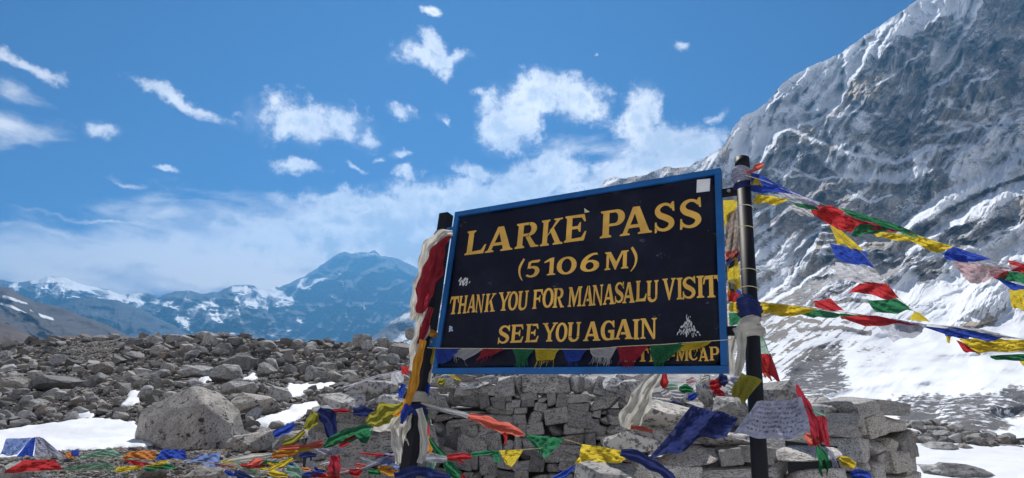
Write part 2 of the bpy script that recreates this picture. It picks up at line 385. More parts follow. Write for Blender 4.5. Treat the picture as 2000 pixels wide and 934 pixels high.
def build_ground():
    azf = np.concatenate([np.linspace(-180, -52, 40)[:-1], np.linspace(-52, 52, 900), np.linspace(52, 180, 40)[1:]])
    Rr = np.concatenate([[0.2, 1.0, 2.0, 3.0], np.geomspace(4, 48, 330), np.geomspace(50, 6300, 70)])
    A, R = np.meshgrid(np.radians(azf), Rr, indexing='ij')
    X = R * np.sin(A); Yv = R * np.cos(A)
    front = sstep(Yv, -2, 3)
    Z = ground_z(X, np.where(Yv > 3, Yv, 3.0)) * front + (1 - front) * (fbm(X * .05, Yv * .05, 2, 3) * 1.0 - .2)
    Z = np.where(R < 3.5, Z * .5, Z)
    P = np.stack([X, Yv, Z], -1)
    px, py = npx(P)
    sm = snow_mask(px, py, X, Yv) * (Yv > 4)
    sm = np.maximum(sm, (Yv <= 4) * sstep(fbm(X * .2, Yv * .2, 8, 3), -.35, -.1))
    sm = np.maximum(sm, sstep(R, 60, 90) * sstep(fbm(X * .01, Yv * .01, 6, 3), -.4, 0) * .9)
    P[..., 2] += sm * .10 * (R < 50)
    me = mesh_np('ground', P.reshape(-1, 3), grid_faces(*A.shape))
    fattr(me, 'snow', sm)
    warm = sstep(fbm(X * .25, Yv * .25, 44, 4), .05, .35)
    fattr(me, 'warm', warm)
    t = MT('moraine_ground', .92); v = t.coord('Object')
    s = t.attr('snow'); n = t.noise(v, 2.5, 8, .65); n2 = t.noise(v, 14, 6, .7)
    f = t.ss(t.math('ADD', s, t.math('MULTIPLY', t.math('SUBTRACT', n2, .5), .9)), .42, .58)
    peb = t.vor(v, 16, 'Color'); pd = t.vor(v, 16)
    sep = t.N.new('ShaderNodeSeparateColor'); t.L.new(peb, sep.inputs[0])
    c = t.mix(t.ss(n, .35, .65), (.055, .053, .05), (.12, .117, .112))
    c = t.mix(t.ss(sep.outputs[0], .4, 1.0, 0, .8), c, (.36, .35, .34))
    c = t.mix(t.ss(sep.outputs[1], .6, 1.0, 0, .8), c, (.055, .055, .06))
    c = t.mix(t.math('MULTIPLY', t.attr('warm'), t.ss(n2, .42, .62)), c, (.13, .055, .018))
    sn = t.mix(t.ss(n2, .62, .70, 0, .55), (.72, .74, .77), (.30, .29, .27)); sn = t.mix(t.ss(n, .5, .7, 0, .2), sn, (.55, .55, .56))
    c = t.mix(f, c, sn); t.base(c)
    h = t.mix(f, t.math('ADD', t.math('MULTIPLY', pd, -1.0), n2), t.math('MULTIPLY', n, .5))
    t.bump(h, .9, .04)
    t.put(t.math('SUBTRACT', .95, t.math('MULTIPLY', f, .35)), t.b.inputs['Roughness'])
    me.materials.append(t.m)
    return setp(link('ground', me), kind='structure')
build_ground()

# ---------------------------------------------------------------- mountains
def mountain_mat(name, rock1, rock2, sc, warm=(.25, .2, .14), warmamt=.5, snowc=(.70, .73, .77), bump=1.0, bdist=3.0, thr=.5, soft=.09, namp=1.2, darkattr=False):
    t = MT(name, .9); v = t.coord('Object')
    n = t.noise(v, .03 * sc, 11, .72); n2 = t.noise(v, .15 * sc, 8, .78); nb = t.noise(v, .004 * sc, 5)
    strata = t.noise(t.coord('Object', (.3, .3, 1.5)), .05 * sc, 10, .74, .6)
    if darkattr:
        rm = t.N.new('ShaderNodeTexNoise'); rm.noise_type = 'RIDGED_MULTIFRACTAL'; t.L.new(t.coord('Object', (.6, .6, 1.3)), rm.inputs['Vector'])
        rm.inputs['Scale'].default_value = .045 * sc; rm.inputs['Detail'].default_value = 7; rm.inputs['Roughness'].default_value = .6
        strata = t.math('ADD', t.math('MULTIPLY', strata, .6), t.math('MULTIPLY', t.ss(rm.outputs['Fac'], .2, 1.6, .25, .75), .4))
    c = t.mix(t.ss(n, .35, .65), rock1, rock2)
    c = t.mix(t.ss(strata, .42, .62, 0, .7), c, tuple(x * .5 for x in rock1))
    c = t.mix(t.ss(nb, .5, .62, 0, warmamt), c, warm)
    if darkattr: c = t.mix(t.math('MULTIPLY', t.attr('dark'), .8), c, t.mix(n2, (.03, .032, .036), (.11, .11, .12)))
    k = t.math('ADD', t.attr('snow'), t.math('MULTIPLY', t.math('SUBTRACT', t.math('ADD', t.math('MULTIPLY', n2, .68), t.math('MULTIPLY', strata, .32)), .5), namp))
    f = t.ss(k, thr - soft, thr + soft)
    sn = t.mix(t.ss(nb, .40, .62), snowc, tuple(x * .9 for x in snowc)); sn = t.mix(t.ss(n, .45, .70, 0, .3), sn, tuple(x * .8 for x in snowc))
    t.base(t.mix(f, c, sn))
    h = t.math('ADD', t.math('MULTIPLY', n, 1.0), t.math('MULTIPLY', n2, .35))
    h2 = t.math('MULTIPLY', h, t.math('SUBTRACT', 1.0, t.math('MULTIPLY', f, .86)))
    t.bump(h2, bump, bdist)
    return t.m
def to_world(PX, PY, Y):
    k = (467 - PY) / F; dy = _c - k * _s; dz = _s + k * _c
    return np.stack([(PX - 1000) / F * Y / dy, Y, CAMZ + dz * Y / dy], -1)

# the big snow and rock mountain on the right
RIDGE = [(1040, 470), (1100, 420), (1165, 372), (1182, 352), (1200, 345), (1222, 349), (1245, 345), (1270, 338), (1298, 326), (1325, 329), (1350, 322), (1372, 312), (1398, 298), (1418, 278),
         (1432, 250), (1450, 228), (1480, 214), (1500, 196), (1530, 162), (1560, 142), (1600, 122), (1640, 106), (1680, 76), (1730, 42), (1772, 14), (1800, -6), (1900, -60), (2050, -110), (2200, -130), (2700, -140)]
def build_right_mountain():
    PXs = np.concatenate([np.linspace(1060, 1440, 190), np.linspace(1440, 2040, 560)[1:], np.linspace(2040, 2700, 90)[1:]])
    nt = 520
    t = np.linspace(0, 1, nt) ** .92
    top = interp(PXs, RIDGE)
    top = top + (fbm(PXs * .045, PXs * 0, 3, 5) * 5 + fbm(PXs * .2, PXs * 0, 4, 3) * 2.0)
    PX = np.repeat(PXs[:, None], nt, 1); PY = top[:, None] + (930 - top[:, None]) * t[None, :]
    ctrl = [(-300, 2150), (0, 1850), (100, 1700), (200, 1560), (300, 1420), (400, 1270), (500, 1110), (560, 980), (600, 850), (650, 690), (700, 560), (740, 470), (800, 350), (860, 240), (930, 160)]
    D = interp(PY, ctrl) * .52
    D = D * (1 + .00022 * (1500 - PX)) # left side further
    low = sstep(PY, 520, 660)
    # anisotropic relief; ribs rise to the right in the lower half, flutes fall from the crest above
    a = math.radians(-33)
    u = (PX * math.cos(a) + PY * math.sin(a)); v_ = (-PX * math.sin(a) + PY * math.cos(a))
    wx = fbm(PX * .006, PY * .006, 71, 4) * 45; wy = fbm(PX * .006, PY * .006, 73, 4) * 45
    rib = ridged((u + wx) * .0045, (v_ + wy) * .016, 11, 6)
    a2 = math.radians(-58); u2 = (PX * math.cos(a2) + PY * math.sin(a2)); v2 = (-PX * math.sin(a2) + PY * math.cos(a2))
    flute = ridged((u2 + wx) * .006, (v2 + wy * .6) * .030, 12, 6)
    crag = ridged((PX + wx) * .011, (PY + wy) * .013, 13, 7)
    fine = fbm(PX * .06, PY * .06, 14, 5)
    up = 1 - sstep(PY, 300, 470)
    damp = 1 - low * .93
    crestfade = sstep(PY - top[:, None], 0, 16)
    crisp = ridged((PX + wx) * .030 + fine * .3, (PY + wy) * .042, 17, 4)
    rel = (-(crisp - .45) * .006 - (rib - .45) * .105 * (1 - up * .5) - (flute - .4) * .055 * up - (crag - .4) * .034 - fine * .008)
    D = D * (1 + rel * damp * (.25 + .75 * crestfade))
    D = D * (1 - low * (fbm(PX * .006, PY * .018, 15, 3) * .10 + ridged(u * .007, v_ * .03, 29, 3) * .006))
    # lateral moraine ridge low on the right, and the rock patch left of it: lumps standing proud
    mor = [(1722, 782), (1760, 770), (1800, 769), (1850, 776), (1900, 770), (1945, 762), (2020, 740), (2080, 760), (2080, 800), (2010, 812), (1960, 815), (1990, 832), (1940, 842), (1890, 850), (1820, 838), (1750, 822), (1722, 800)]
    dm = polyd(PX, PY, mor); D = D * (1 - sstep(dm, -6, 30) * .06)
    ice = [(1850, 640), (1858, 610), (1880, 575), (1905, 548), (1930, 535), (1960, 540), (1972, 575), (1968, 600), (1948, 625), (1905, 640)]
    di = polyd(PX, PY, ice); bul = np.sqrt(np.clip(di / 40, 0, 1)); D = D * (1 - bul * .10 * (1 + .25 * ridged(u2 * .02, v2 * .08, 90, 3)))
    P = to_world(PX, PY, D)
    # snow cover map
    S = np.full(PX.shape, .40)
    def reg(poly, val, feather=14):
        nonlocal S
        d = polyd(PX + wx * .35 + fine * 14, PY + wy * .35 + fine * 10, poly); w = sstep(d, -feather, feather); S = S * (1 - w) + val * w
    reg([(900, 400), (1440, 200), (1480, 330), (1440, 640), (1200, 600), (900, 700)], .50)
    # crest snow band
    reg([(1440, 235), (1500, 180), (1550, 135), (1640, 90), (1700, 45), (1790, -30), (1960, -120), (1900, 10), (1840, 60), (1790, 70), (1700, 110), (1650, 160), (1630, 215), (1590, 240), (1540, 240), (1500, 330), (1440, 330), (1420, 300)], 1.0, 8)
    reg([(1640, 195), (1700, 210), (1725, 320), (1700, 345), (1600, 330), (1570, 300), (1600, 260)], .60)
    reg([(1690, 110), (1790, 70), (1850, 60), (1870, 120), (1780, 250), (1720, 250), (1670, 190)], .33)
    reg([(1790, 60), (1880, 0), (2300, -200), (2300, 200), (1980, 190), (1850, 200), (1770, 280), (1760, 200)], .32)
    reg([(1880, 0), (1905, 0), (1850, 110), (1800, 160), (1830, 90)], .72, 6)
    reg([(1770, 200), (1900, 190), (2000, 160), (2000, 250), (1850, 300), (1770, 310)], .47)
    reg([(1500, 270), (1560, 258), (1620, 300), (1700, 350), (1680, 420), (1560, 440), (1500, 400), (1480, 330)], .37)
    reg([(1590, 295), (1640, 315), (1712, 332), (1750, 345), (1800, 330), (1815, 310), (1800, 350), (1740, 375), (1660, 350), (1600, 320)], .85, 7)
    reg([(1795, 300), (1830, 285), (1820, 310), (1790, 335)], .95, 5)
    reg([(1460, 420), (1560, 470), (1620, 450), (1600, 520), (1540, 560), (1480, 605), (1440, 600)], .72, 12)
    reg([(1700, 350), (1800, 360), (1900, 300), (1860, 400), (1720, 480), (1660, 420)], .42)
    reg([(1880, 260), (1960, 230), (2050, 210), (2050, 330), (1900, 420), (1800, 480), (1750, 480), (1850, 380)], .74, 14)
    reg([(1740, 560), (1850, 470), (2060, 330), (2060, 900), (1440, 900), (1440, 640), (1600, 560), (1700, 545)], .94, 14)
    reg([(1660, 470), (1760, 440), (1800, 420), (1840, 420), (1800, 470), (1720, 510), (1680, 520)], .36, 10)
    reg([(1785, 535), (1800, 508), (1850, 500), (1830, 545), (1795, 560)], .18, 8)
    reg([(1600, 550), (1640, 500), (1700, 500), (1690, 535), (1640, 570), (1560, 600), (1500, 612), (1540, 585)], .48, 10)
    reg([(1830, 480), (1880, 440), (1960, 390), (2040, 350), (2040, 400), (1960, 450), (1880, 490)], .38, 10)
    reg([(1490, 640), (1560, 622), (1600, 636), (1540, 665), (1490, 670)], .66, 14)
    reg([(1540, 700), (1580, 675), (1640, 668), (1660, 710), (1662, 760), (1600, 790), (1540, 800), (1510, 770)], .48, 14)
    reg([(1660, 670), (1740, 670), (1770, 715), (1700, 720)], .72, 14)
    reg(mor, .50, 6)
    reg([(1600, 730), (1640, 720), (1650, 740), (1620, 750)], .3, 4)
    reg(ice, .93, 4)
    reg([(1870, 635), (1950, 612), (1975, 590), (1968, 612), (1940, 640), (1890, 648)], .2, 3)
    def rib_line(pts, w, val, push=.0, w2=None):
        nonlocal S, D
        d = np.full(PX.shape, 1e9); wd = np.full(PX.shape, float(w))
        qx, qy = PX + fine * 5, PY + fine * 4
        L_ = len(pts) - 1
        for i in range(L_):
            x1, y1 = pts[i]; x2, y2 = pts[i + 1]; dx, dy = x2 - x1, y2 - y1
            tt = np.clip(((qx - x1) * dx + (qy - y1) * dy) / (dx * dx + dy * dy), 0, 1); dd = np.hypot(qx - x1 - tt * dx, qy - y1 - tt * dy)
            m = dd < d; d = np.where(m, dd, d)
            if w2: wd = np.where(m, w + (w2 - w) * (i + tt) / L_, wd)
        k = 1 - sstep(d, wd * .5, wd * 1.15); S = S * (1 - k) + val * k
        if push:
            # a ledge: the face steps back just above the line (so it catches the sun) and steepens again further up
            xs_ = np.array([p[0] for p in pts], float); ys_ = np.array([p[1] for p in pts], float); o_ = np.argsort(xs_)
            above = np.interp(qx, xs_[o_], ys_[o_]) - qy
            if abs(xs_[-1] - xs_[0]) < abs(ys_[-1] - ys_[0]) * .9:       # steep line: its left side counts as the upper one
                o2 = np.argsort(ys_); above = -(np.interp(qy, ys_[o2], xs_[o2]) - qx) * -1
                above = np.interp(qy, ys_[o2], xs_[o2]) - qx
            up_ = sstep(above, -wd * .5, wd * .8)
            amt = abs(push) * 2.4 * np.sign(push)
            D = D * (1 + amt * up_ * np.exp(-np.maximum(d - wd, 0) / (wd * 5 + 14)))
    rib_line([(1915, -10), (1895, 40), (1870, 80), (1845, 122), (1812, 152)], 9, 1.35, .012, 6)
    rib_line([(1880, 112), (1873, 128), (1866, 141), (1850, 154), (1824, 167), (1815, 185), (1808, 205), (1795, 220), (1778, 233)], 4, 1.4, .014)
    rib_line([(1950, 138), (1932, 152), (1895, 160), (1884, 175), (1877, 192)], 3, 1.2, .010)
    rib_line([(1545, 255), (1580, 268), (1615, 282), (1665, 300), (1710, 308), (1750, 317), (1775, 309), (1800, 296), (1822, 284)], 5, 1.4, .016)
    rib_line([(1722, 345), (1752, 350), (1782, 336), (1806, 314), (1822, 288)], 9, 1.4, .010)
    rib_line([(1650, 145), (1648, 175), (1640, 200), (1604, 228), (1560, 243), (1520, 262), (1490, 300), (1478, 340)], 6, 1.4, .018)
    for q in ([(1690, 88), (1655, 118), (1620, 165), (1585, 215)], [(1640, 112), (1600, 150), (1565, 190), (1535, 232)], [(1720, 70), (1690, 105), (1668, 150)], [(1580, 138), (1540, 180), (1510, 225)], [(1520, 180), (1490, 230), (1465, 290)], [(1765, 30), (1730, 75), (1712, 108)], [(1560, 300), (1530, 350), (1505, 420)]):
        rib_line(q, 4, 1.25, .014, 7)
    rib_line([(2060, 196), (2000, 209), (1957, 224), (1950, 241), (1922, 267), (1899, 285), (1860, 304), (1841, 326)], 3.5, 1.5, .018)
    rib_line([(2060, 262), (2000, 297), (1925, 345), (1850, 382), (1800, 418), (1765, 446)], 20, 1.25, .020, 8)
    rib_line([(2060, 325), (2000, 361), (1950, 385), (1900, 402), (1850, 436), (1810, 467), (1775, 490)], 17, 1.5, .020, 10)
    rib_line([(2040, 330), (1980, 352), (1900, 384), (1840, 418), (1800, 446)], 5, .15, -.010, 4)
    rib_line([(2060, 392), (1990, 410), (1930, 440), (1890, 470)], 16, .22, -.006, 5)
    rib_line([(1600, 455), (1578, 492), (1557, 525), (1535, 552), (1481, 590), (1455, 602)], 4, 1.5, .022)
    rib_line([(1690, 474), (1640, 498), (1590, 538), (1540, 572), (1490, 600)], 4, 1.3, .015)
    rib_line([(1608, 462), (1592, 500), (1570, 535), (1550, 556)], 5, .1, .0)
    rib_line([(1765, 290), (1735, 292), (1708, 280)], 9, .12, .012); rib_line([(1800, 200), (1785, 240), (1770, 275)], 10, .25, .010)
    rib_line([(1620, 290), (1580, 330), (1560, 380), (1530, 400)], 14, .25, .014); rib_line([(1660, 380), (1620, 400), (1600, 420)], 12, .3, .012)
    for q in ([(1700, 420), (1640, 440), (1580, 436)], [(1740, 380), (1700, 395), (1655, 372)], [(1680, 180), (1740, 150), (1800, 100)], [(1860, 210), (1900, 216), (1960, 190)], [(1830, 240), (1880, 236), (1930, 250)], [(1800, 262), (1850, 262), (1895, 250)], [(1640, 345), (1600, 352), (1550, 330)], [(1510, 330), (1545, 345), (1590, 340)]):
        rib_line(q, 3, .95, .006)
    for q in ([(1500, 640), (1560, 622), (1600, 630)], [(1470, 668), (1530, 655)], [(1560, 645), (1640, 640), (1700, 652)], [(1600, 600), (1660, 585), (1700, 590)], [(1480, 625), (1530, 606), (1570, 602)]):
        rib_line(q, 5, .35, .0)
    P = to_world(PX, PY, D)
    S = S + (ridged((u + wx) * .01, (v_ + wy) * .05, 33, 5) - .45) * .45 * (1 - low * .6) + fbm(PX * .02, PY * .02, 34, 4) * .25 * (1 - low * .5)
    S += (rib - .5) * .25 * (1 - up)
    streak = sstep(ridged((u + wx * .5) * .012, (v_ + wy * .3) * .075, 37, 4), .52, .75)
    zone = np.maximum(sstep(polyd(PX, PY, [(1440, 600), (1620, 560), (1740, 590), (1720, 650), (1600, 700), (1500, 760), (1440, 760)]), -20, 25), .15 * sstep(polyd(PX, PY, [(1640, 640), (1900, 700), (2060, 700), (2060, 880), (1640, 880)]), -20, 30))
    S = .5 + (S - .5) * (1 + .55 * (1 - low)) 
    S = S - streak * zone * .5 + .05 + .05 * sstep(PY, 500, 250)
    me = mesh_np('mountain', P.reshape(-1, 3), grid_faces(*PX.shape), smooth=False)
    fattr(me, 'snow', S)
    dark = np.maximum(sstep(dm, -4, 8), sstep(polyd(PX + wx * .4, PY, [(1540, 700), (1580, 675), (1640, 668), (1660, 710), (1662, 760), (1600, 790), (1540, 800), (1510, 770)]), -10, 10))
    dark = np.maximum(dark, zone * .7)
    fattr(me, 'dark', dark)
    me.materials.append(mountain_mat('snowy_granite_face', (.16, .155, .155), (.44, .42, .40), 2.0, (.50, .40, .27), .6, bump=1.0, bdist=.6, namp=2.8, soft=.05, darkattr=True, snowc=(.80, .83, .87)))
    return setp(link('mountain', me), 'huge steep mountain of grey rock streaked with snow rising on the right', 'mountain', kind='structure')
build_right_mountain()

def far_range(name, label, ridge, D, base_py, base_D, seed, mat, snow_fn, amp=.12, rough=3.0, nx=520, nt=150, freq=.012, slant=-50, near=None):
    x0, x1 = ridge[0][0], ridge[-1][0]
    PXs = np.linspace(x0, x1, nx); t = np.linspace(0, 1, nt) ** .9
    top = interp(PXs, ridge) + fbm(PXs * .06, PXs * 0, seed, 5) * rough
    PX = np.repeat(PXs[:, None], nt, 1); PY = top[:, None] + (base_py - top[:, None]) * t[None]
    Dd = D + (base_D - D) * np.repeat(t[None] ** .85, nx, 0)
    if near: Dd = Dd * interp(PXs, near)[:, None]
    a = math.radians(slant); wx = fbm(PX * .01, PY * .01, seed + 3, 4) * 30
    u = PX * math.cos(a) + PY * math.sin(a); v = -PX * math.sin(a) + PY * math.cos(a)
    rg = ridged((u + wx) * freq * .5, (v + wx) * freq * 1.3, seed + 7, 6); r2 = ridged(-(u) * freq, PY * freq * 1.5, seed + 9, 6)
    Dd = Dd * (1 - (rg * .6 + r2 * .4 - .4) * amp * sstep(t, 0, .12)[None])
    P = to_world(PX, PY, Dd)
    me = mesh_np(name, P.reshape(-1, 3), grid_faces(nx, nt))
    fattr(me, 'snow', snow_fn(PX, PY, rg, r2, top[:, None]))
    me.materials.append(mat)
    return setp(link('mountain', me), label, 'mountain', kind='structure')
m_blue = mountain_mat('far_rock_and_snow', (.04, .045, .055), (.11, .115, .13), .5, (.08, .08, .09), .3, bump=1.0, bdist=16, soft=.05, namp=1.9, snowc=(.9, .92, .95))
def soft_regs(PX, PY, base, regs, nz):
    S = np.full(PX.shape, base)
    wx = fbm(PX * .03, PY * .03, 5, 4) * 14
    for poly, val, fe in regs:
        w = sstep(polyd(PX + wx, PY + wx * .6, poly), -fe, fe); S = S * (1 - w) + val * w
    return S + nz
far_range('far_range', 'blue hazy peak with a flat notched summit on the skyline',
          [(-500, 600), (-200, 560), (0, 546), (35, 553), (75, 546), (100, 539), (128, 543), (150, 552), (165, 557), (190, 561), (215, 568), (240, 577), (262, 572), (285, 573), (310, 580), (340, 570), (365, 567),
           (395, 574), (425, 570), (450, 560), (470, 556), (495, 557), (505, 565), (520, 568), (530, 560), (545, 561), (560, 556), (600, 536), (622, 522), (650, 502), (672, 491), (684, 495), (700, 493), (722, 493),
           (731, 488), (745, 500), (762, 502), (782, 507), (800, 516), (815, 524), (850, 545), (880, 562), (920, 575), (1000, 600), (1200, 620), (1500, 620)],
          6200, 740, 3900, 101, m_blue,
          lambda PX, PY, a, b, top: soft_regs(PX, PY, .14, [
              ([(60, 540), (150, 540), (170, 560), (150, 590), (110, 580), (70, 570)], .80, 10),
              ([(160, 556), (245, 574), (240, 600), (200, 590), (165, 570)], 1.1, 8), ([(250, 570), (310, 575), (350, 640), (380, 665), (440, 665), (400, 600), (345, 590), (280, 600), (250, 590)], .85, 10),
              ([(330, 590), (420, 585), (450, 640), (430, 670), (380, 670)], .66, 10), ([(455, 562), (500, 556), (590, 572), (575, 590), (530, 606), (470, 600)], .82, 7),
              ([(570, 560), (620, 530), (670, 495), (665, 530), (620, 560), (590, 572)], .50, 8), ([(550, 625), (585, 625), (590, 650), (560, 650)], .85, 5),
              ([(628, 612), (638, 612), (655, 632), (648, 634)], .85, 3), ([(425, 600), (460, 600), (470, 650), (430, 660)], .5, 10), ([(0, 545), (40, 555), (40, 575), (0, 560)], .5, 6)],
              (a - .45) * .75 + (b - .45) * .35), amp=.22, rough=3.2, nx=1000, nt=220, freq=.02, near=[(-500, .72), (480, .72), (620, 1.0), (1500, 1.0)])
far_range('mid_ridge', 'dark blue spur running down to the right below the snowy range',
          [(-300, 640), (-50, 620), (60, 606), (120, 596), (155, 583), (190, 582), (230, 587), (262, 598), (300, 618), (340, 636), (372, 655), (420, 690)], 3300, 760, 2300, 141, m_blue,
          lambda PX, PY, a, b, top: soft_regs(PX, PY, .10, [([(140, 570), (200, 575), (240, 600), (180, 600)], .28, 8)], (a - .45) * .25), amp=.10, rough=1.5, nx=360, nt=100)
m_near = mountain_mat('dark_scree_slope', (.050, .042, .040), (.085, .070, .062), .5, (.12, .085, .06), .5, bump=.5, bdist=6, soft=.05)
far_range('left_slope', 'dark brown slope with thin snow streaks at the left edge',
          [(-600, 500), (-200, 530), (0, 560), (18, 562), (40, 576), (70, 590), (110, 598), (135, 606), (160, 618), (190, 628), (225, 642), (262, 662), (300, 690)], 1500, 760, 900, 161, m_near,
          lambda PX, PY, a, b, top: soft_regs(PX, PY, .02, [
              ([(0, 572), (20, 578), (50, 588), (52, 594), (20, 588), (0, 580)], .66, 4), ([(0, 590), (30, 600), (55, 612), (30, 606), (0, 596)], .8, 2), ([(75, 612), (110, 624), (112, 630), (80, 620)], .8, 2),
              ([(55, 602), (70, 612), (60, 608)], .8, 2), ([(130, 640), (160, 650), (150, 650)], .6, 2)], (a - .45) * .15), amp=.07, rough=1.2, nx=360, nt=130, slant=28)
m_brown = mountain_mat('brown_scree_slope', (.065, .045, .033), (.11, .078, .058), .6, (.10, .06, .035), .6, bump=.4, bdist=4, soft=.05)
far_range('near_left_slope', 'reddish brown scree slope low at the left edge', [(-500, 560), (-100, 605), (0, 628), (30, 640), (60, 655), (110, 680)], 700, 760, 450, 181, m_brown,
          lambda PX, PY, a, b, top: np.full(PX.shape, -.1), amp=.05, rough=.8, nx=200, nt=80, slant=20)
m_ridge4 = mountain_mat('hazy_snowy_spur', (.07, .075, .085), (.13, .135, .15), .6, (.1, .1, .11), .3, bump=.8, bdist=6, soft=.08)
far_range('middle_spur', 'hazy spur of rock and snow rising behind the left sign post',
          [(690, 700), (725, 660), (745, 645), (765, 628), (785, 615), (805, 600), (840, 578), (900, 545), (1000, 540), (1200, 560), (1500, 600)], 2300, 760, 1600, 201, m_ridge4,
          lambda PX, PY, a, b, top: .42 + (a - .45) * .7, amp=.12, rough=1.6, nx=420, nt=110, slant=-40)

# ---------------------------------------------------------------- rocks
def hull_rock(seed, n=16, sq=(1, 1, 1), cut=.0, bevel=0.0, sub=0, boxy=.45):
    rg = random.Random(seed); bm = bmesh.new()
    for i in range(n):
        v = Vector((rg.gauss(0, 1), rg.gauss(0, 1), rg.gauss(0, 1))).normalized()
        m = max(abs(v.x), abs(v.y), abs(v.z)); v = v.lerp(v / m, boxy) * rg.uniform(.82, 1.0) * .5
        bm.verts.new((v.x * sq[0], v.y * sq[1], v.z * sq[2]))
    r = bmesh.ops.convex_hull(bm, input=bm.verts)
    junk = [g for g in r['geom_interior'] if isinstance(g, bmesh.types.BMVert)]
    if junk: bmesh.ops.delete(bm, geom=junk, context='VERTS')
    bmesh.ops.dissolve_limit(bm, angle_limit=.18, verts=bm.verts, edges=bm.edges)
    if bevel: bmesh.ops.bevel(bm, geom=list(bm.edges), offset=bevel, segments=1, profile=.5, affect='EDGES', clamp_overlap=True)
    bmesh.ops.recalc_face_normals(bm, faces=bm.faces)
    return bm
def to_mesh(bm, name, smooth=False):
    me = bpy.data.meshes.new(name); bm.to_mesh(me); bm.free()
    if smooth: me.polygons.foreach_set('use_smooth', [True] * len(me.polygons))
    return me
rng = random.Random(7)
ROCKS = []
for i in range(16):
    me = to_mesh(hull_rock(100 + i, rng.randint(13, 20), (1, rng.uniform(.65, .95), rng.uniform(.55, .9)), bevel=.022), 'boulder')
    me.materials.append(M['boulder']); ROCKS.append(me)
def rough_boulder(name, seed, dims, mat, n=40, levels=3, amp=.06, rot=0):
    """a hull cut by random planes, then subdivided and roughened: for boulders that show large"""
    bm = hull_rock(seed, n, (1, 1, 1))
    bmesh.ops.triangulate(bm, faces=bm.faces)
    for k in range(levels):
        bmesh.ops.subdivide_edges(bm, edges=list(bm.edges), cuts=1, use_grid_fill=True)
    co = np.array([v.co[:] for v in bm.verts])
    d = fbm(co[:, 0] * 3 + seed, co[:, 1] * 3 + co[:, 2] * 2.3, seed, 4) + .5 * fbm(co[:, 2] * 7, co[:, 0] * 6 + co[:, 1] * 5, seed + 5, 4)
    for v, q in zip(bm.verts, d): v.co *= (1 + q * amp * 2)
    for v in bm.verts: v.co = Vector((v.co.x * dims[0], v.co.y * dims[1], v.co.z * dims[2]))
    me = to_mesh(bm, name); me.materials.append(mat)
    return me
def put(name, me, loc, rot=(0, 0, 0), sc=(1, 1, 1), label=None, cat=None, group=None, parent=None):
    o = bpy.data.objects.new(name, me); COL.objects.link(o)
    o.rotation_euler = rot; o.scale = sc
    if parent: o.parent = parent; o.location = Vector(loc) - Vector(parent.location)
    else: o.location = loc
    return setp(o, label, cat, group)

def rock_px(x0, x1, ytop, ybot, Y, seed, label, mat='boulder', big=False, tilt=0, depth=None, n=22, name='boulder', amp=.05, levels=2, group='boulders lying on the moraine'):
    """a boulder of its own: fills x0..x1, ytop..ybot at depth Y, sunk a little into the ground"""
    a = at((x0 + x1) / 2, ybot, Y); b = at((x0 + x1) / 2, ytop, Y)
    w = (x1 - x0) / F * Y * 1.04; h = (b.z - a.z) * 1.12; d = depth or w * .8
    me = rough_boulder(name, seed, (w, d, h), M[mat], n=n, levels=levels, amp=amp)
    return put(name, me, (a.x, Y, a.z + h * .44), (0, tilt, 0), (1, 1, 1), label, 'boulder', group)
def Yof(px, py):                 # depth at which the ground shows at a pixel
    Ys = np.linspace(9, 40, 1200); xs = (px - 1000) / F * Ys / (_c - (467 - py) / F * _s)
    z = ground_z(xs, Ys); zz = CAMZ + Ys * T(py)
    i = np.argmax(z >= zz); return float(Ys[i]) if (z >= zz).any() else 38.
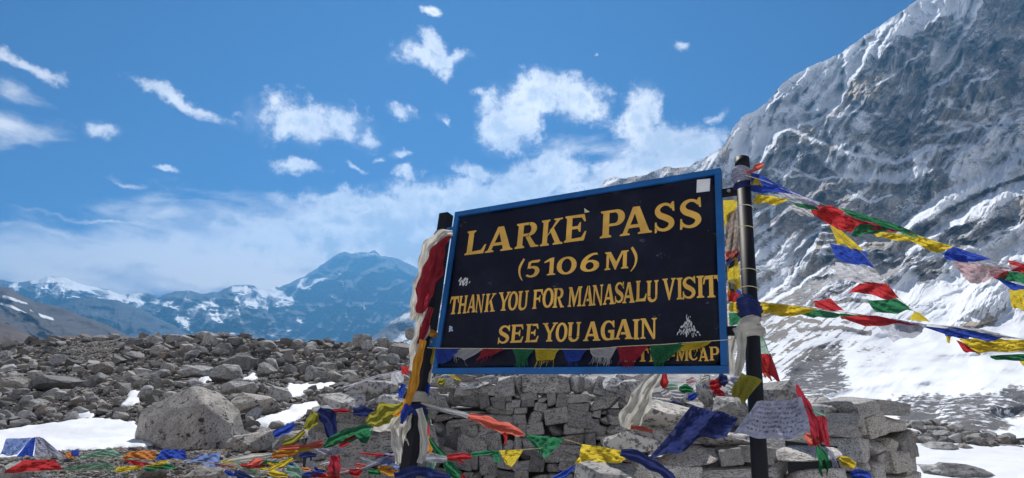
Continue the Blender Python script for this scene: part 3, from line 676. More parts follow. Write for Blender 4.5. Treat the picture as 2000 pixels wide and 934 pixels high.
NAMED = [  # x0,x1,ytop,ybot,label,seed,tilt
    (262, 478, 757, 880, 'big rounded granite boulder beside the snow patch, largest on the bank', 3, 0),
    (62, 150, 733, 768, 'flat topped pale grey boulder left of the ochre earth', 11, .05),
    (0, 55, 735, 772, 'dark blocky boulder cut by the left edge of the photo', 12, 0),
    (170, 222, 706, 732, 'brownish flat boulder half way up the left bank', 13, 0),
    (350, 410, 712, 742, 'long dark slab tilted left behind the big boulder', 14, .1),
    (408, 474, 712, 750, 'dark layered slab next above the oval boulder', 15, -.1),
    (425, 502, 692, 728, 'dark grey humped boulder with pale top edge', 16, -.08),
    (432, 500, 745, 775, 'smooth oval grey boulder above the big boulder', 17, -.05),
    (500, 540, 710, 735, 'dark wedge shaped rock standing on the mid bank', 18, .4),
    (448, 545, 770, 812, 'wide pebble covered block right of the big boulder', 19, .1),
    (520, 570, 757, 790, 'rounded dark boulder beside the upper snow patch', 20, .3),
    (590, 622, 715, 748, 'small light rounded rock below the skyline', 21, 0),
    (685, 728, 652, 682, 'brown rounded boulder standing on the skyline', 22, 0),
    (705, 730, 664, 688, 'grey boulder leaning on the brown skyline boulder', 23, .3),
    (735, 762, 658, 682, 'dark rock with a sharp top on the skyline', 24, .2),
    (758, 810, 668, 700, 'wide pale boulder on the crest behind the left sign post', 25, 0),
    (790, 810, 640, 664, 'small block perched beside the left sign post', 26, 0),
    (422, 448, 648, 664, 'pale rounded rock perched on the crest', 27, 0),
    (436, 472, 654, 676, 'long grey rock leaning down from the perched rock on the crest', 28, .3),
    (468, 490, 650, 662, 'small brown rock on the skyline right of the perched pair', 29, 0),
    (182, 212, 655, 668, 'brown block on the left skyline', 30, 0),
    (212, 232, 652, 665, 'small round rock at the end of the left skyline row', 31, 0),
    (158, 180, 657, 670, 'pale rock at the start of the left skyline row', 32, 0),
    (242, 278, 684, 700, 'flat dark slab below the left skyline', 33, .1),
    (455, 545, 842, 885, 'flat pale tan slab lying right of the big boulder', 34, -.12),
    (440, 480, 855, 880, 'white and black mottled rock at the foot of the big boulder', 35, 0),
    (40, 72, 842, 852, 'small brown rock lying in the snow patch', 36, 0),
    (145, 172, 793, 815, 'small light grey rock at the upper edge of the snow patch', 37, 0),
    (1800, 1890, 905, 934, 'flat dark rock lying in the snow at the bottom right', 38, .05),
    (1815, 1932, 902, 952, 'long grey rock half buried in snow at the bottom right corner', 39, 0),
    (1762, 1786, 826, 843, 'rounded pale rock at the left end of the rubble strip', 40, 0),
    (1820, 1862, 840, 862, 'greenish grey rounded rock in the rubble strip', 41, 0),
    (1884, 1922, 838, 860, 'dark angular rock at the right of the rubble strip', 42, .3),
    (1800, 1870, 864, 884, 'long dark slab at the snow edge below the rubble strip', 43, -.1),
    (1862, 1910, 866, 886, 'mottled slab beside the long dark slab at the snow edge', 44, 0),
    (1905, 1990, 866, 876, 'thin pale slab at the right end of the snow edge', 45, .02),
    (535, 652, 838, 895, 'smooth rounded grey boulder at the foot of the left wall', 46, 0),
    (370, 460, 905, 950, 'pale mottled rock at the bottom below the blue flags', 47, 0),
    (0, 60, 900, 945, 'dark rock at the bottom left corner under the red flag', 48, 0),
    (265, 320, 905, 945, 'dark round stone under the yellow flags', 49, 0),
]
occupied = []
for (x0, x1, yt, yb, lab, sd, tl) in NAMED:
    Y = Yof((x0 + x1) / 2, min(yb - 3, 930))
    if sd == 46: Y = 8.2
    if sd in (38, 39, 47, 48, 49): Y = Yof((x0 + x1) / 2, 930) - .4
    if sd == 3:
        bm = bmesh.new(); Yb = Y + .9
        sil = [(262, 852), (274, 806), (300, 789), (336, 777), (372, 756), (392, 755), (424, 765), (452, 787), (468, 802), (479, 846), (472, 880), (430, 900), (340, 900), (280, 885)]
        for (a_, b_) in sil: bm.verts.new(at(a_, b_, Yb))
        for (a_, b_, dd) in [(300, 858, -.75), (292, 815, -.35), (345, 800, -.55), (398, 790, -.75), (405, 880, -1.15), (450, 830, -.6), (330, 890, -1.05), (455, 880, -.75), (425, 780, -.3), (350, 782, -.2)]:
            q_ = at(a_, b_, Yb + dd); bm.verts.new(q_)
        for (a_, b_, dd) in [(300, 850, .9), (330, 800, .7), (400, 775, .8), (440, 810, .8), (450, 880, 1.0), (300, 880, 1.0)]: bm.verts.new(at(a_, b_, Yb + dd))
        bmesh.ops.convex_hull(bm, input=bm.verts); bmesh.ops.delete(bm, geom=[v for v in bm.verts if not v.link_faces], context='VERTS')
        cen = sum((v.co for v in bm.verts), Vector()) / len(bm.verts)
        for v in bm.verts: v.co -= cen
        bmesh.ops.bevel(bm, geom=list(bm.edges), offset=.025, segments=1, profile=.6, affect='EDGES'); bmesh.ops.triangulate(bm, faces=bm.faces)
        for _i in range(3): bmesh.ops.subdivide_edges(bm, edges=[e for e in bm.edges if e.calc_length() > .12], cuts=1, use_grid_fill=True)
        co = np.array([v.co[:] for v in bm.verts])
        d_ = fbm(co[:, 0] * 2 + co[:, 1], co[:, 2] * 2.2, 5, 5) * .025 + ridged(co[:, 0] * 1.2 + co[:, 2] * .5, co[:, 2] * .8, 6, 4) * .02
        for v, q_ in zip(bm.verts, d_): v.co *= 1 + q_
        me = to_mesh(bm, 'boulder'); me.materials.append(M['big_boulder']); put('boulder', me, cen, label=lab, cat='boulder', group='boulders lying on the moraine')
    else:
        rock_px(x0, x1, yt, yb, Y, sd, lab, 'big_boulder' if sd in (19, 34, 35, 46, 47) else 'boulder', tilt=tl, n=20 if sd % 2 else 26, levels=3 if x1 - x0 > 40 else 2, amp=.045)
    occupied.append((x0 - 3, x1 + 3, yt, yb + 2))

def scatter():
    R = np.random.RandomState(4)
    n = 74000
    # uniform in screen-ish space so that the far bank is as full as the near one
    px = R.uniform(-160, 2120, n); t = R.uniform(0, 1, n)
    pc = interp(px, CREST)
    left = px < 1180; rightz = px > 1640
    keep = left | rightz
    py = pc - 1 + (960 - pc) * t
    py = np.where(rightz, np.where(R.uniform(size=n) < .85, pc - 1 + R.uniform(size=n) * 34, py), py)
    px, py, pc = px[keep], py[keep], pc[keep]; n = len(px)
    # invert to the ground with a table
    Ys = np.linspace(8, 40.5, 700)
    X = np.empty(n); Yy = np.empty(n)
    order = np.argsort(px)
    for ch in np.array_split(order, 240):
        p0 = px[ch].mean(); xs = (p0 - 1000) / 1214 * Ys; z = ground_z(xs, Ys)
        el = (z - CAMZ) / Ys; elm = np.maximum.accumulate(el)
        tg = np.tan(np.arctan((467 - py[ch]) / F) + TH)
        Yy[ch] = np.interp(tg, elm + np.arange(len(Ys)) * 1e-9, Ys)
        X[ch] = (px[ch] - 1000) / F * Yy[ch] / (_c - (467 - py[ch]) / F * _s)
    Z = ground_z(X, Yy)
    P = np.stack([X, Yy, Z], -1); qx, qy = npx(P)
    sn = snow_mask(qx, qy, X, Yy)
    # size in pixels: heavy tailed, then metres
    s_px = 3.1 + 5.3 * R.pareto(2.1, n) * .8
    s_px = np.minimum(s_px, 34)
    gravel = (qy > 868) & (qx < 760)
    s_px = np.where(gravel, np.minimum(s_px * .75, 14), s_px)
    path = (polyd(qx, qy, [(150, 668), (240, 662), (245, 705), (150, 720), (100, 690)]) > 0); s_px = np.where(path, np.minimum(s_px * .7, 9), s_px)
    size = s_px / F * Yy
    ok = (sn < .3) | ((R.uniform(size=n) < .012) & (s_px < 9))
    for (a, b, c, d) in occupied:
        ok &= ~((qx > a + 4) & (qx < b - 4) & (qy > d - (d - c) * .55) & (qy < d + 1) & (s_px > 6))
    # the wall and its enclosure stand here
    ok &= ~((Yy < 11.5) & (X > -3.3) & (X < 5.5))
    X, Yy, Z, size, s_px = X[ok], Yy[ok], Z[ok], size[ok], s_px[ok]
    o = np.argsort(-s_px); X, Yy, Z, size, s_px = X[o], Yy[o], Z[o], size[o], s_px[o]
    nb = 300 - len(NAMED); qx_, qy_ = npx(np.stack([X[:nb], Yy[:nb], Z[:nb]], -1))
    for i in range(nb):
        me = ROCKS[i % len(ROCKS)]; s = size[i]
        left = X[i] < 1.5
        far = Yy[i] > 28
        dists = [abs(qx_[i] - (n_[0] + n_[1]) / 2) + 1.6 * abs(qy_[i] - (n_[2] + n_[3]) / 2) for n_ in NAMED]
        n_ = NAMED[int(np.argmin(dists))]; ddx = qx_[i] - (n_[0] + n_[1]) / 2; ddy = qy_[i] - (n_[2] + n_[3]) / 2
        q = R.uniform(size=4); zsc = .75 + .5 * q[3]
        lab_old = ('mid sized grey rock in the rubble high on the left bank' if far else 'mid sized grey rock in the rubble low on the left bank') if left else 'mid sized grey rock in the rubble strip right of the wall'
        pos = ('right of' if ddx > 0 else 'left of') if abs(ddx) > 1.3 * abs(ddy) else ('just below' if ddy > 0 else 'just above')
        short = ' '.join(n_[4].split()[:9])
        lab = f"{'large' if i < nb * .2 else 'medium sized' if i < nb * .45 else 'small' if i < nb * .72 else 'very small'} {'flat' if zsc < .92 else 'tall' if zsc > 1.12 else 'blocky'} rock {pos} the {short}"
        put('boulder', me, (X[i], Yy[i], Z[i] + s * .18), ((q[0] - .5) * .7, (q[1] - .5) * .7, q[2] * 6.28), (s * 1.1, s * 1.1, s * zsc), lab, 'rock', 'rocks strewn over the moraine')
    # the rest: one mesh of stuff
    X, Yy, Z, size = X[nb:], Yy[nb:], Z[nb:], size[nb:]
    VV = []; FF = []; RR = []; base = 0
    tri = []
    for k in range(14):
        bm = hull_rock(500 + k, 11 + k % 4, (1, .8, .62)); bmesh.ops.triangulate(bm, faces=bm.faces)
        bm.verts.ensure_lookup_table()
        tri.append((np.array([v.co[:] for v in bm.verts]), np.array([[v.index for v in f.verts] for f in bm.faces]))); bm.free()
    which = R.randint(0, 14, len(X))
    for k in range(14):
        idx = np.where(which == k)[0]; v, f = tri[k]; m = len(idx)
        ang = R.uniform(0, 6.28, m); tx = R.uniform(-.5, .5, m); ca, sa = np.cos(ang), np.sin(ang); ct, st = np.cos(tx), np.sin(tx)
        vx = v[None, :, 0] * size[idx, None] * 1.15; vy = v[None, :, 1] * size[idx, None]; vz = v[None, :, 2] * size[idx, None] * R.uniform(.8, 1.4, m)[:, None]
        y2 = vy * ct[:, None] - vz * st[:, None]; z2 = vy * st[:, None] + vz * ct[:, None]
        x3 = vx * ca[:, None] - y2 * sa[:, None]; y3 = vx * sa[:, None] + y2 * ca[:, None]
        W = np.stack([x3 + X[idx, None], y3 + Yy[idx, None], z2 + (Z[idx] + size[idx] * .15)[:, None]], -1)
        VV.append(W.reshape(-1, 3)); FF.append((f[None] + (np.arange(m) * len(v))[:, None, None]).reshape(-1, 3) + base)
        RR.append(np.repeat(R.uniform(0, 1, m), len(v))); base += m * len(v)
    me = mesh_np('rubble', np.concatenate(VV), np.concatenate(FF), smooth=False)
    fattr(me, 'rnd', np.concatenate(RR)); me.materials.append(M['rubble'])
    setp(link('rubble', me), 'grey moraine rubble covering the bank and the strip below the mountain', 'rubble', kind='stuff')
scatter()

# ---------------------------------------------------------------- dry stone walls
def block(seed, fine=0):
    rg = random.Random(seed); bm = bmesh.new(); bmesh.ops.create_cube(bm, size=1.0)
    for v in bm.verts:
        v.co += Vector((rg.uniform(-.17, .10), rg.uniform(-.10, .08), rg.uniform(-.17, .10))) * (1 if rg.random() < .8 else -.6)
    if rg.random() < .6:
        v = rg.choice(list(bm.verts)); v.co *= rg.uniform(.6, .8)
    bmesh.ops.bevel(bm, geom=list(bm.edges), offset=rg.uniform(.07, .15), segments=2, profile=.6, affect='EDGES')
    if fine:
        bmesh.ops.triangulate(bm, faces=bm.faces)
        bmesh.ops.subdivide_edges(bm, edges=[e for e in bm.edges if e.calc_length() > .22], cuts=2, use_grid_fill=True)
        bmesh.ops.subdivide_edges(bm, edges=[e for e in bm.edges if e.calc_length() > .16], cuts=1, use_grid_fill=True)
    co = np.array([v.co[:] for v in bm.verts])
    d = fbm(co[:, 0] * 2.4 + seed, co[:, 1] * 2.4 + co[:, 2] * 3, seed, 3) * .07 + fbm(co[:, 0] * 7 + co[:, 1] * 5, co[:, 2] * 8, seed + 2, 3) * .03
    for v, q in zip(bm.verts, d): v.co *= 1 + q
    bmesh.ops.recalc_face_normals(bm, faces=bm.faces)
    return to_mesh(bm, 'stone')
BLK = {}
for mk in ('granite', 'granite_shade'):
    BLK[mk] = []
    for i in range(24):
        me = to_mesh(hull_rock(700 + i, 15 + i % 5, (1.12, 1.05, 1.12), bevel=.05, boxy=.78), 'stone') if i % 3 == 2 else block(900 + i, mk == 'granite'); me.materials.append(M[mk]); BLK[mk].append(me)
def wall(label, A, B, ztop, zbot, hrow, wst, thick, mk, seed, cap=None, rough=.3):
    """A->B base line (x,y); ztop(s) gives the top; courses of single stones in front of a dark light-blocking core"""
    rg = random.Random(seed); A = Vector(A); B = Vector(B); Ld = (B - A); Ln = Ld.length; d = Ld / Ln
    nrm = Vector((d.y, -d.x))
    if nrm.y > 0: nrm = -nrm                                   # outward normal looks at the camera
    root = empty('dry_stone_wall', (A.x, A.y, zbot), label, 'wall', 'dry stone walls of the shelter behind the sign')
    ang = math.atan2(d.y, d.x)
    z = zbot
    row = 0
    while True:
        h = hrow * rg.choice((.55, .8, .95, 1.1, 1.35)); s = 0.0; placed = False; first = True
        while s < Ln:
            w = wst * rg.choice((.38, .55, .75, .9, 1.1, 1.5)) * rg.uniform(.9, 1.1)
            if first: w *= rg.uniform(.5, 1.1); first = False
            if Ln - (s + w) < wst * .4: w = min(Ln - s, wst * 1.6)
            sc = s + w / 2
            zt = ztop(min(max(sc / Ln, 0), 1))
            if z + h * .55 < zt:
                placed = True
                split = h > hrow * .9 and rg.random() < .30; z_j = rg.uniform(-.12, .12) * h
                for (z1, hh) in (((z, h * .5), (z + h * .5, h * .5)) if split else ((z, h),)):
                    me = rg.choice(BLK[mk]); dep = thick * rg.uniform(.5, .62)
                    off = rg.uniform(-.5, .5) * .10 * wst
                    c = A + d * sc + nrm * (thick * .5 - dep * .5 + off)
                    flip = rg.choice((0, math.pi))
                    put('stone', me, (c.x, c.y, z1 + hh / 2 + z_j), (rg.uniform(-.12, .12) + flip, rg.uniform(-.13, .13) * (1 + rough), ang + rg.uniform(-.12, .12)),
                        (w * 1.08, dep, hh * rg.uniform(1.0, 1.16)), parent=root)
            s += max(w, .02)
        z += h * .97; row += 1
        if not placed or row > 40: break
    # dark core box, added to block light through the gaps between stones
    n = 14; bm = bmesh.new(); prof = []
    for i in range(n + 1):
        t_ = i / n; zt = max(zbot + .05, ztop(t_) - hrow * 2.2); p = A + d * Ln * t_
        q1 = p + nrm * thick * .22; q2 = p - nrm * thick * .5
        prof.append([bm.verts.new((q1.x, q1.y, zbot)), bm.verts.new((q1.x, q1.y, zt)), bm.verts.new((q2.x, q2.y, zt)), bm.verts.new((q2.x, q2.y, zbot))])
    for i in range(n):
        for k in range(4): bm.faces.new((prof[i][k], prof[i][(k + 1) % 4], prof[i + 1][(k + 1) % 4], prof[i + 1][k]))
    bm.faces.new(prof[0]); bm.faces.new(prof[-1][::-1]); bmesh.ops.recalc_face_normals(bm, faces=bm.faces)
    me = to_mesh(bm, 'gap_block_core'); link('gap_block_core', me, M['core'], root)
    # capping stones given by pixels
    for (x0, x1, yt, yb, Y, sd) in (cap or []):
        a = at((x0 + x1) / 2, yb, Y); b = at((x0 + x1) / 2, yt, Y); w = (x1 - x0) / F * Y
        me = rough_boulder('cap_stone', sd, (w * 1.05, thick * .8, (b.z - a.z) * 1.12), M[mk], n=18, levels=2, amp=.03)
        put('cap_stone', me, (a.x, Y, (a.z + b.z) / 2), (0, 0, 0), parent=root)
    return root
def xw(px, Y): return (px - 1000) / F * Y / 1.03
# back wall of the enclosure, in shade behind the sign
b0, b1 = 8.6, 8.2
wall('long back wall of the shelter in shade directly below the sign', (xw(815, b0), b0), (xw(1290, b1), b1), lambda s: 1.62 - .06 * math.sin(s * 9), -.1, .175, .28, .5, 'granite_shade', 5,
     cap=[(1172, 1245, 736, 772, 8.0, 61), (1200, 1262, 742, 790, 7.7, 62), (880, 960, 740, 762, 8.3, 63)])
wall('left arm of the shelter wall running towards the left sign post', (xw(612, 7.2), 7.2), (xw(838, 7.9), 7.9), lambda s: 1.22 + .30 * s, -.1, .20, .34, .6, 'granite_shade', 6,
     cap=[(612, 722, 768, 806, 6.9, 71), (670, 780, 742, 775, 7.1, 72), (715, 792, 765, 806, 7.0, 73), (728, 795, 752, 775, 7.3, 74)])
wall('near front wall of pale granite blocks behind the right sign post', (xw(1125, 4.35), 4.35), (xw(1612, 4.0), 4.0), lambda s: (.92 if s < .18 else 1.06 if s < .42 else 1.16), .2, .165, .34, .6, 'granite', 27,
     cap=[(1230, 1372, 782, 838, 4.2, 81), (1174, 1330, 836, 884, 4.05, 82), (1480, 1560, 742, 805, 4.3, 83), (1385, 1465, 775, 812, 4.5, 84), (1118, 1240, 898, 950, 3.95, 85), (1330, 1470, 842, 872, 4.1, 86)])
wall('right end wall of pale granite blocks against the snow slope', (xw(1590, 5.3), 5.3), (xw(1700, 5.63), 5.63), lambda s: 1.43 - .02 * s, .1, .175, .27, .7, 'granite', 51,
     cap=[(1575, 1640, 776, 815, 5.4, 91), (1634, 1672, 788, 812, 5.5, 92)])
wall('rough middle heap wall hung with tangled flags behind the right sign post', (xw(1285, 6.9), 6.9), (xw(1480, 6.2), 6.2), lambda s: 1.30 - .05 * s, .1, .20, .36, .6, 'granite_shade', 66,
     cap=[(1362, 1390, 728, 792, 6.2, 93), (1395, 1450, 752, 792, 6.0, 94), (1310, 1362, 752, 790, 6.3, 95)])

# ---------------------------------------------------------------- the sign
X_ = Vector((2030, 268, 1184)).normalized()          # camera frame axes of the board
Y_ = Vector((303, 2937, -1184)).normalized(); Y_ = (Y_ - X_ * X_.dot(Y_)).normalized(); N_ = X_.cross(Y_)
CW = Matrix(((1, 0, 0), (0, -_s, -_c), (0, _c, -_s)))   # camera -> world rotation (right, up, back)
CW = Matrix(((1, 0, 0), (0, -math.sin(TH), -math.cos(TH)), (0, math.cos(TH), -math.sin(TH))))
def _hit(px, py, k):
    v = Vector((px - 1000, 467 - py, -F)); return v * (k / N_.dot(v))
_k = -1.0; _k *= 1.2 / (_hit(890, 415, _k) - _hit(845, 730, _k)).length
BL = _hit(845, 730, _k)
SX, SY, SN = CW @ X_, CW @ Y_, CW @ N_
SO = CW @ BL + Vector((0, 0, CAMZ))
def uvof(px, py):
    p = _hit(px, py, _k) - BL; return p.dot(X_), p.dot(Y_)
def sw(u, v, w=0): return SO + SX * u + SY * v + SN * w
SW, SH = 1.925, 1.198
sign = bpy.data.objects.new('notice_board', None); COL.objects.link(sign)
SMAT = Matrix((SX, SY, SN)).transposed().to_4x4(); SMAT.translation = SO
sign.matrix_world = SMAT; sign.empty_display_size = .2
setp(sign, 'large navy notice board with blue frame and yellow Larke Pass lettering on two black posts', 'sign')
def spart(name, bm, mat, label=None, smooth=False):
    me = to_mesh(bm, name, smooth); me.materials.append(mat)
    o = bpy.data.objects.new(name, me); COL.objects.link(o); o.parent = sign
    if label: o['label'] = label
    return o
def boxbm(x0, x1, y0, y1, z0, z1, bev=0.0, bm=None):
    bm2 = bmesh.new(); r = bmesh.ops.create_cube(bm2, size=1.0)
    for v in bm2.verts: v.co = Vector((x0 + (v.co.x + .5) * (x1 - x0), y0 + (v.co.y + .5) * (y1 - y0), z0 + (v.co.z + .5) * (z1 - z0)))
    if bev: bmesh.ops.bevel(bm2, geom=list(bm2.edges), offset=bev, segments=2, profile=.7, affect='EDGES')
    return bm2
fw = .036
bmp = bmesh.new()
vs = []
nu, nv = 40, 26
for i in range(nu + 1):
    for j in range(nv + 1):
        u, v = i / nu, j / nv
        vs.append(bmp.verts.new((fw * .6 + u * (SW - fw * 1.2), fw * .6 + v * (SH - fw * 1.2), -.006 + .0022 * math.sin(u * 7 + 1) * math.sin(v * 5) + .0012 * math.sin(u * 23 + v * 11))))
for i in range(nu):
    for j in range(nv):
        a = i * (nv + 1) + j; bmp.faces.new((vs[a], vs[a + nv + 1], vs[a + nv + 2], vs[a + 1]))
bmesh.ops.solidify(bmp, geom=list(bmp.faces), thickness=.003)
spart('panel', bmp, M['navy'], 'navy sheet metal panel', True)
spart('frame_rail', boxbm(0, SW, SH - fw, SH, -.03, .012, .004), M['blue_frame'], 'top rail')
spart('frame_rail', boxbm(0, SW, 0, fw, -.03, .012, .004), M['blue_frame'], 'bottom rail')
spart('frame_rail', boxbm(0, fw, fw + .001, SH - fw - .001, -.03, .011, .004), M['blue_frame'], 'left rail')
spart('frame_rail', boxbm(SW - fw, SW, fw + .001, SH - fw - .001, -.03, .011, .004), M['blue_frame'], 'right rail')
# posts follow the board's plane
lp = spart('post', boxbm(-.155, -.075, -1.75, 1.215, -.075, .005, .006), M['post'], 'square black left post')
bm = bmesh.new(); bmesh.ops.create_cone(bm, cap_ends=True, segments=28, radius1=.039, radius2=.039, depth=3.0)
bmesh.ops.rotate(bm, matrix=Matrix.Rotation(-math.pi / 2, 3, 'X'), verts=bm.verts)
bmesh.ops.translate(bm, vec=(2.045, -.27, -.03), verts=bm.verts)
for v in bm.verts: v.co.x += (v.co.y - 0) * -.004
spart('post', bm, M['post'], 'round black right post', True)
bm = bmesh.new(); bmesh.ops.create_cone(bm, cap_ends=True, segments=28, radius1=.042, radius2=.041, depth=.085)
bmesh.ops.rotate(bm, matrix=Matrix.Rotation(-math.pi / 2, 3, 'X'), verts=bm.verts)
bmesh.ops.translate(bm, vec=(2.04, 1.215, -.03), verts=bm.verts); spart('post_cap', bm, M['post'], smooth=True)
for (u0, u1, v0) in ((-.075, .004, 1.03), (-.085, .004, .19)):
    spart('bracket', boxbm(u0, u1, v0, v0 + .06, -.028, -.008, .003), M['blue_frame'])
for (u0, u1, v0) in ((SW - .004, 2.03, 1.02), (SW - .004, 2.03, .20)):
    spart('bracket', boxbm(u0, u1, v0, v0 + .05, -.03, -.012, .003), M['post'])
for (u0, v0) in ((-.05, 1.06), (-.05, .22), (1.965, 1.045), (1.965, .225)):
    bm = bmesh.new(); bmesh.ops.create_cone(bm, cap_ends=True, segments=6, radius1=.011, radius2=.011, depth=.014)
    bmesh.ops.translate(bm, vec=(u0, v0, -.003), verts=bm.verts); spart('bolt', bm, M['steel'])

# lettering: painted slab-serif capitals drawn as flat polygons
def stem(x0, x1, y0=0., y1=1., s=.07, t=.055, b=.05, top=True, bot=True):
    p = []
    if bot: p += [(x0 - s, y0), (x1 + s, y0), (x1 + s, y0 + t), (x1, y0 + t + b)]
    else: p += [(x0, y0), (x1, y0)]
    if top: p += [(x1, y1 - t - b), (x1 + s, y1 - t), (x1 + s, y1), (x0 - s, y1), (x0 - s, y1 - t), (x0, y1 - t - b)]
    else: p += [(x1, y1), (x0, y1)]
    if bot: p += [(x0, y0 + t + b), (x0 - s, y0 + t)]
    return p
def ribbon2(pts, ws):
    L_, R_ = [], []
    n = len(pts)
    for i in range(n):
        a = Vector(pts[max(i - 1, 0)]); b = Vector(pts[min(i + 1, n - 1)]); d = (b - a).normalized(); nn = Vector((-d.y, d.x)); p = Vector(pts[i])
        L_.append(tuple(p + nn * ws[i])); R_.append(tuple(p - nn * ws[i]))
    return [('q', L_, R_)]
def arc(cx, cy, rx, ry, a0, a1, n, w0, w1):       # stroke thick where it runs vertically
    pts, ws = [], []
    for i in range(n + 1):
        a = math.radians(a0 + (a1 - a0) * i / n); pts.append((cx + rx * math.cos(a), cy + ry * math.sin(a)))
        ws.append(w1 + (w0 - w1) * abs(math.cos(a)) ** 1.3)
    return ribbon2(pts, ws)
def catmull(P, W, n=6):
    pts, ws = [], []
    for i in range(len(P) - 1):
        p0 = P[max(i - 1, 0)]; p1 = P[i]; p2 = P[i + 1]; p3 = P[min(i + 2, len(P) - 1)]
        for k in range(n):
            t = k / n
            f = lambda a, b, c, d: .5 * ((2 * b) + (-a + c) * t + (2 * a - 5 * b + 4 * c - d) * t * t + (-a + 3 * b - 3 * c + d) * t ** 3)
            pts.append((f(p0[0], p1[0], p2[0], p3[0]), f(p0[1], p1[1], p2[1], p3[1]))); ws.append(W[i] + (W[i + 1] - W[i]) * t)
    pts.append(P[-1]); ws.append(W[-1]); return ribbon2(pts, ws)
def glyph(ch):
    """returns (width, list of shapes) for cap height 1"""
    P = []; w = .8
    if ch == 'L': P = [stem(.08, .28), [(.28, 0), (.72, 0), (.80, .36), (.74, .36), (.62, .15), (.28, .12)]]; w = .80
    elif ch == 'A':
        P = [[(.0, 0), (.30, 0), (.30, .05), (.22, .09), (.46, .80), (.44, 1.0), (.38, 1.0), (.09, .09), (.0, .05)],
             [(.54, 0), (.95, 0), (.95, .05), (.87, .09), (.58, 1.0), (.38, 1.0), (.385, .98), (.62, .09), (.54, .05)], [(.22, .24), (.68, .24), (.66, .36), (.26, .36)]]; w = .95
    elif ch in 'RPK':
        P = [stem(.08, .28, s=.08)]
        if ch in 'RP':
            yb = .46 if ch == 'R' else .40
            P += [[(.27, 1), (.46, 1), (.46, .90), (.27, .90)], [(.27, yb + .10), (.46, yb + .10), (.46, yb), (.27, yb)]] + arc(.46, (1 + yb) / 2, .21, (.9 - yb) / 2 + .0, -90, 90, 12, .105, .05)
            w = .80
        if ch == 'R': P += [[(.34, .50), (.50, .50), (.76, .09), (.88, .05), (.88, 0), (.60, 0)]]; w = .86
        if ch == 'K': P += [[(.27, .38), (.62, .93), (.52, .95), (.52, 1), (.88, 1), (.88, .95), (.76, .93), (.27, .34)], [(.36, .58), (.50, .70), (.82, .09), (.92, .05), (.92, 0), (.52, 0), (.52, .05), (.60, .09)]]; w = .92
    elif ch == 'E': P = [stem(.08, .29), [(.28, 1), (.74, 1), (.80, .72), (.74, .72), (.64, .88), (.28, .90)], [(.28, .46), (.50, .46), (.58, .34), (.62, .34), (.62, .70), (.58, .70), (.50, .57), (.28, .57)],
                         [(.28, 0), (.76, 0), (.84, .34), (.78, .34), (.66, .13), (.28, .11)]]; w = .84
    elif ch == 'F': P = [stem(.08, .29), [(.28, 1), (.78, 1), (.82, .68), (.76, .68), (.64, .88), (.28, .90)], [(.28, .46), (.50, .46), (.58, .32), (.62, .32), (.62, .70), (.58, .70), (.50, .57), (.28, .57)]]; w = .82
    elif ch == 'S':
        P = catmull([(.66, .80), (.55, .915), (.38, .955), (.20, .88), (.13, .73), (.22, .58), (.42, .48), (.61, .36), (.65, .22), (.54, .09), (.36, .045), (.18, .10), (.08, .22)],
                    [.04, .05, .05, .075, .10, .11, .11, .11, .10, .07, .05, .05, .04])
        P += [[(.70, .68), (.76, .68), (.74, 1.02), (.68, 1.02), (.60, .92)], [(.03, -.03), (.09, -.03), (.13, .06), (.10, .34), (.04, .34)]]; w = .78
    elif ch == 'T': P = [stem(.33, .55, s=.10, top=False), [(.06, .62), (.14, .84), (.74, .84), (.82, .62), (.88, .62), (.82, 1.0), (.06, 1.0), (0, .62)]]; w = .88
    elif ch == 'H': P = [stem(.08, .27), stem(.60, .79), [(.27, .44), (.60, .44), (.60, .56), (.27, .56)]]; w = .87
    elif ch == 'N': P = [stem(.08, .19, s=.09), [(.0, 1), (.27, 1), (.80, .0), (.69, -.05), (.10, .92)], [(.70, .0), (.80, -.02), (.80, .90), (.89, .95), (.89, 1), (.61, 1), (.61, .95), (.70, .90)]]; w = .89
    elif ch == 'Y': P = [stem(.37, .57, 0, .46, top=False, s=.09), [(0, 1), (.36, 1), (.36, .95), (.29, .92), (.53, .46), (.56, .42), (.38, .42), (.10, .92), (0, .95)],
                         [(.62, 1), (.94, 1), (.94, .95), (.84, .92), (.57, .44), (.44, .44), (.70, .92), (.62, .95)]]; w = .94
    elif ch in 'O0': P = arc(.46, .5, .345, .455, 0, 360, 32, .115, .055); w = .92
    elif ch == 'U': P = [stem(.08, .28, .26, 1, bot=False, s=.08), stem(.62, .76, .26, 1, bot=False, s=.08)] + catmull([(.18, .30), (.20, .16), (.31, .06), (.46, .04), (.60, .09), (.68, .20), (.69, .30)], [.10, .10, .08, .055, .06, .065, .07]); w = .86
    elif ch == 'M': P = [stem(.08, .20, s=.08), stem(.86, 1.04, s=.08), [(.0, 1), (.28, 1), (.62, .26), (.54, -.02), (.49, -.02), (.12, .92)], [(.54, 0), (.62, .22), (.90, .98), (.84, 1), (.80, 1), (.46, .2)]]; w = 1.12
    elif ch == 'V': P = [[(0, 1), (.38, 1), (.38, .95), (.31, .92), (.52, .25), (.50, -.02), (.44, -.02), (.10, .92), (0, .95)], [(.62, 1), (.94, 1), (.94, .95), (.85, .92), (.52, -.02), (.44, -.02), (.47, .22), (.71, .92), (.62, .95)]]; w = .94
    elif ch == 'I': P = [stem(.10, .32, s=.10)]; w = .42
    elif ch in 'GC':
        P = catmull([(.70, .78), (.60, .90), (.44, .955), (.26, .88), (.15, .68), (.13, .48), (.17, .28), (.28, .10), (.46, .045), (.62, .10), (.72, .22)], [.045, .05, .05, .08, .105, .11, .105, .08, .05, .05, .05])
        P += [[(.72, .64), (.78, .64), (.76, 1.0), (.70, 1.0), (.62, .90)]]
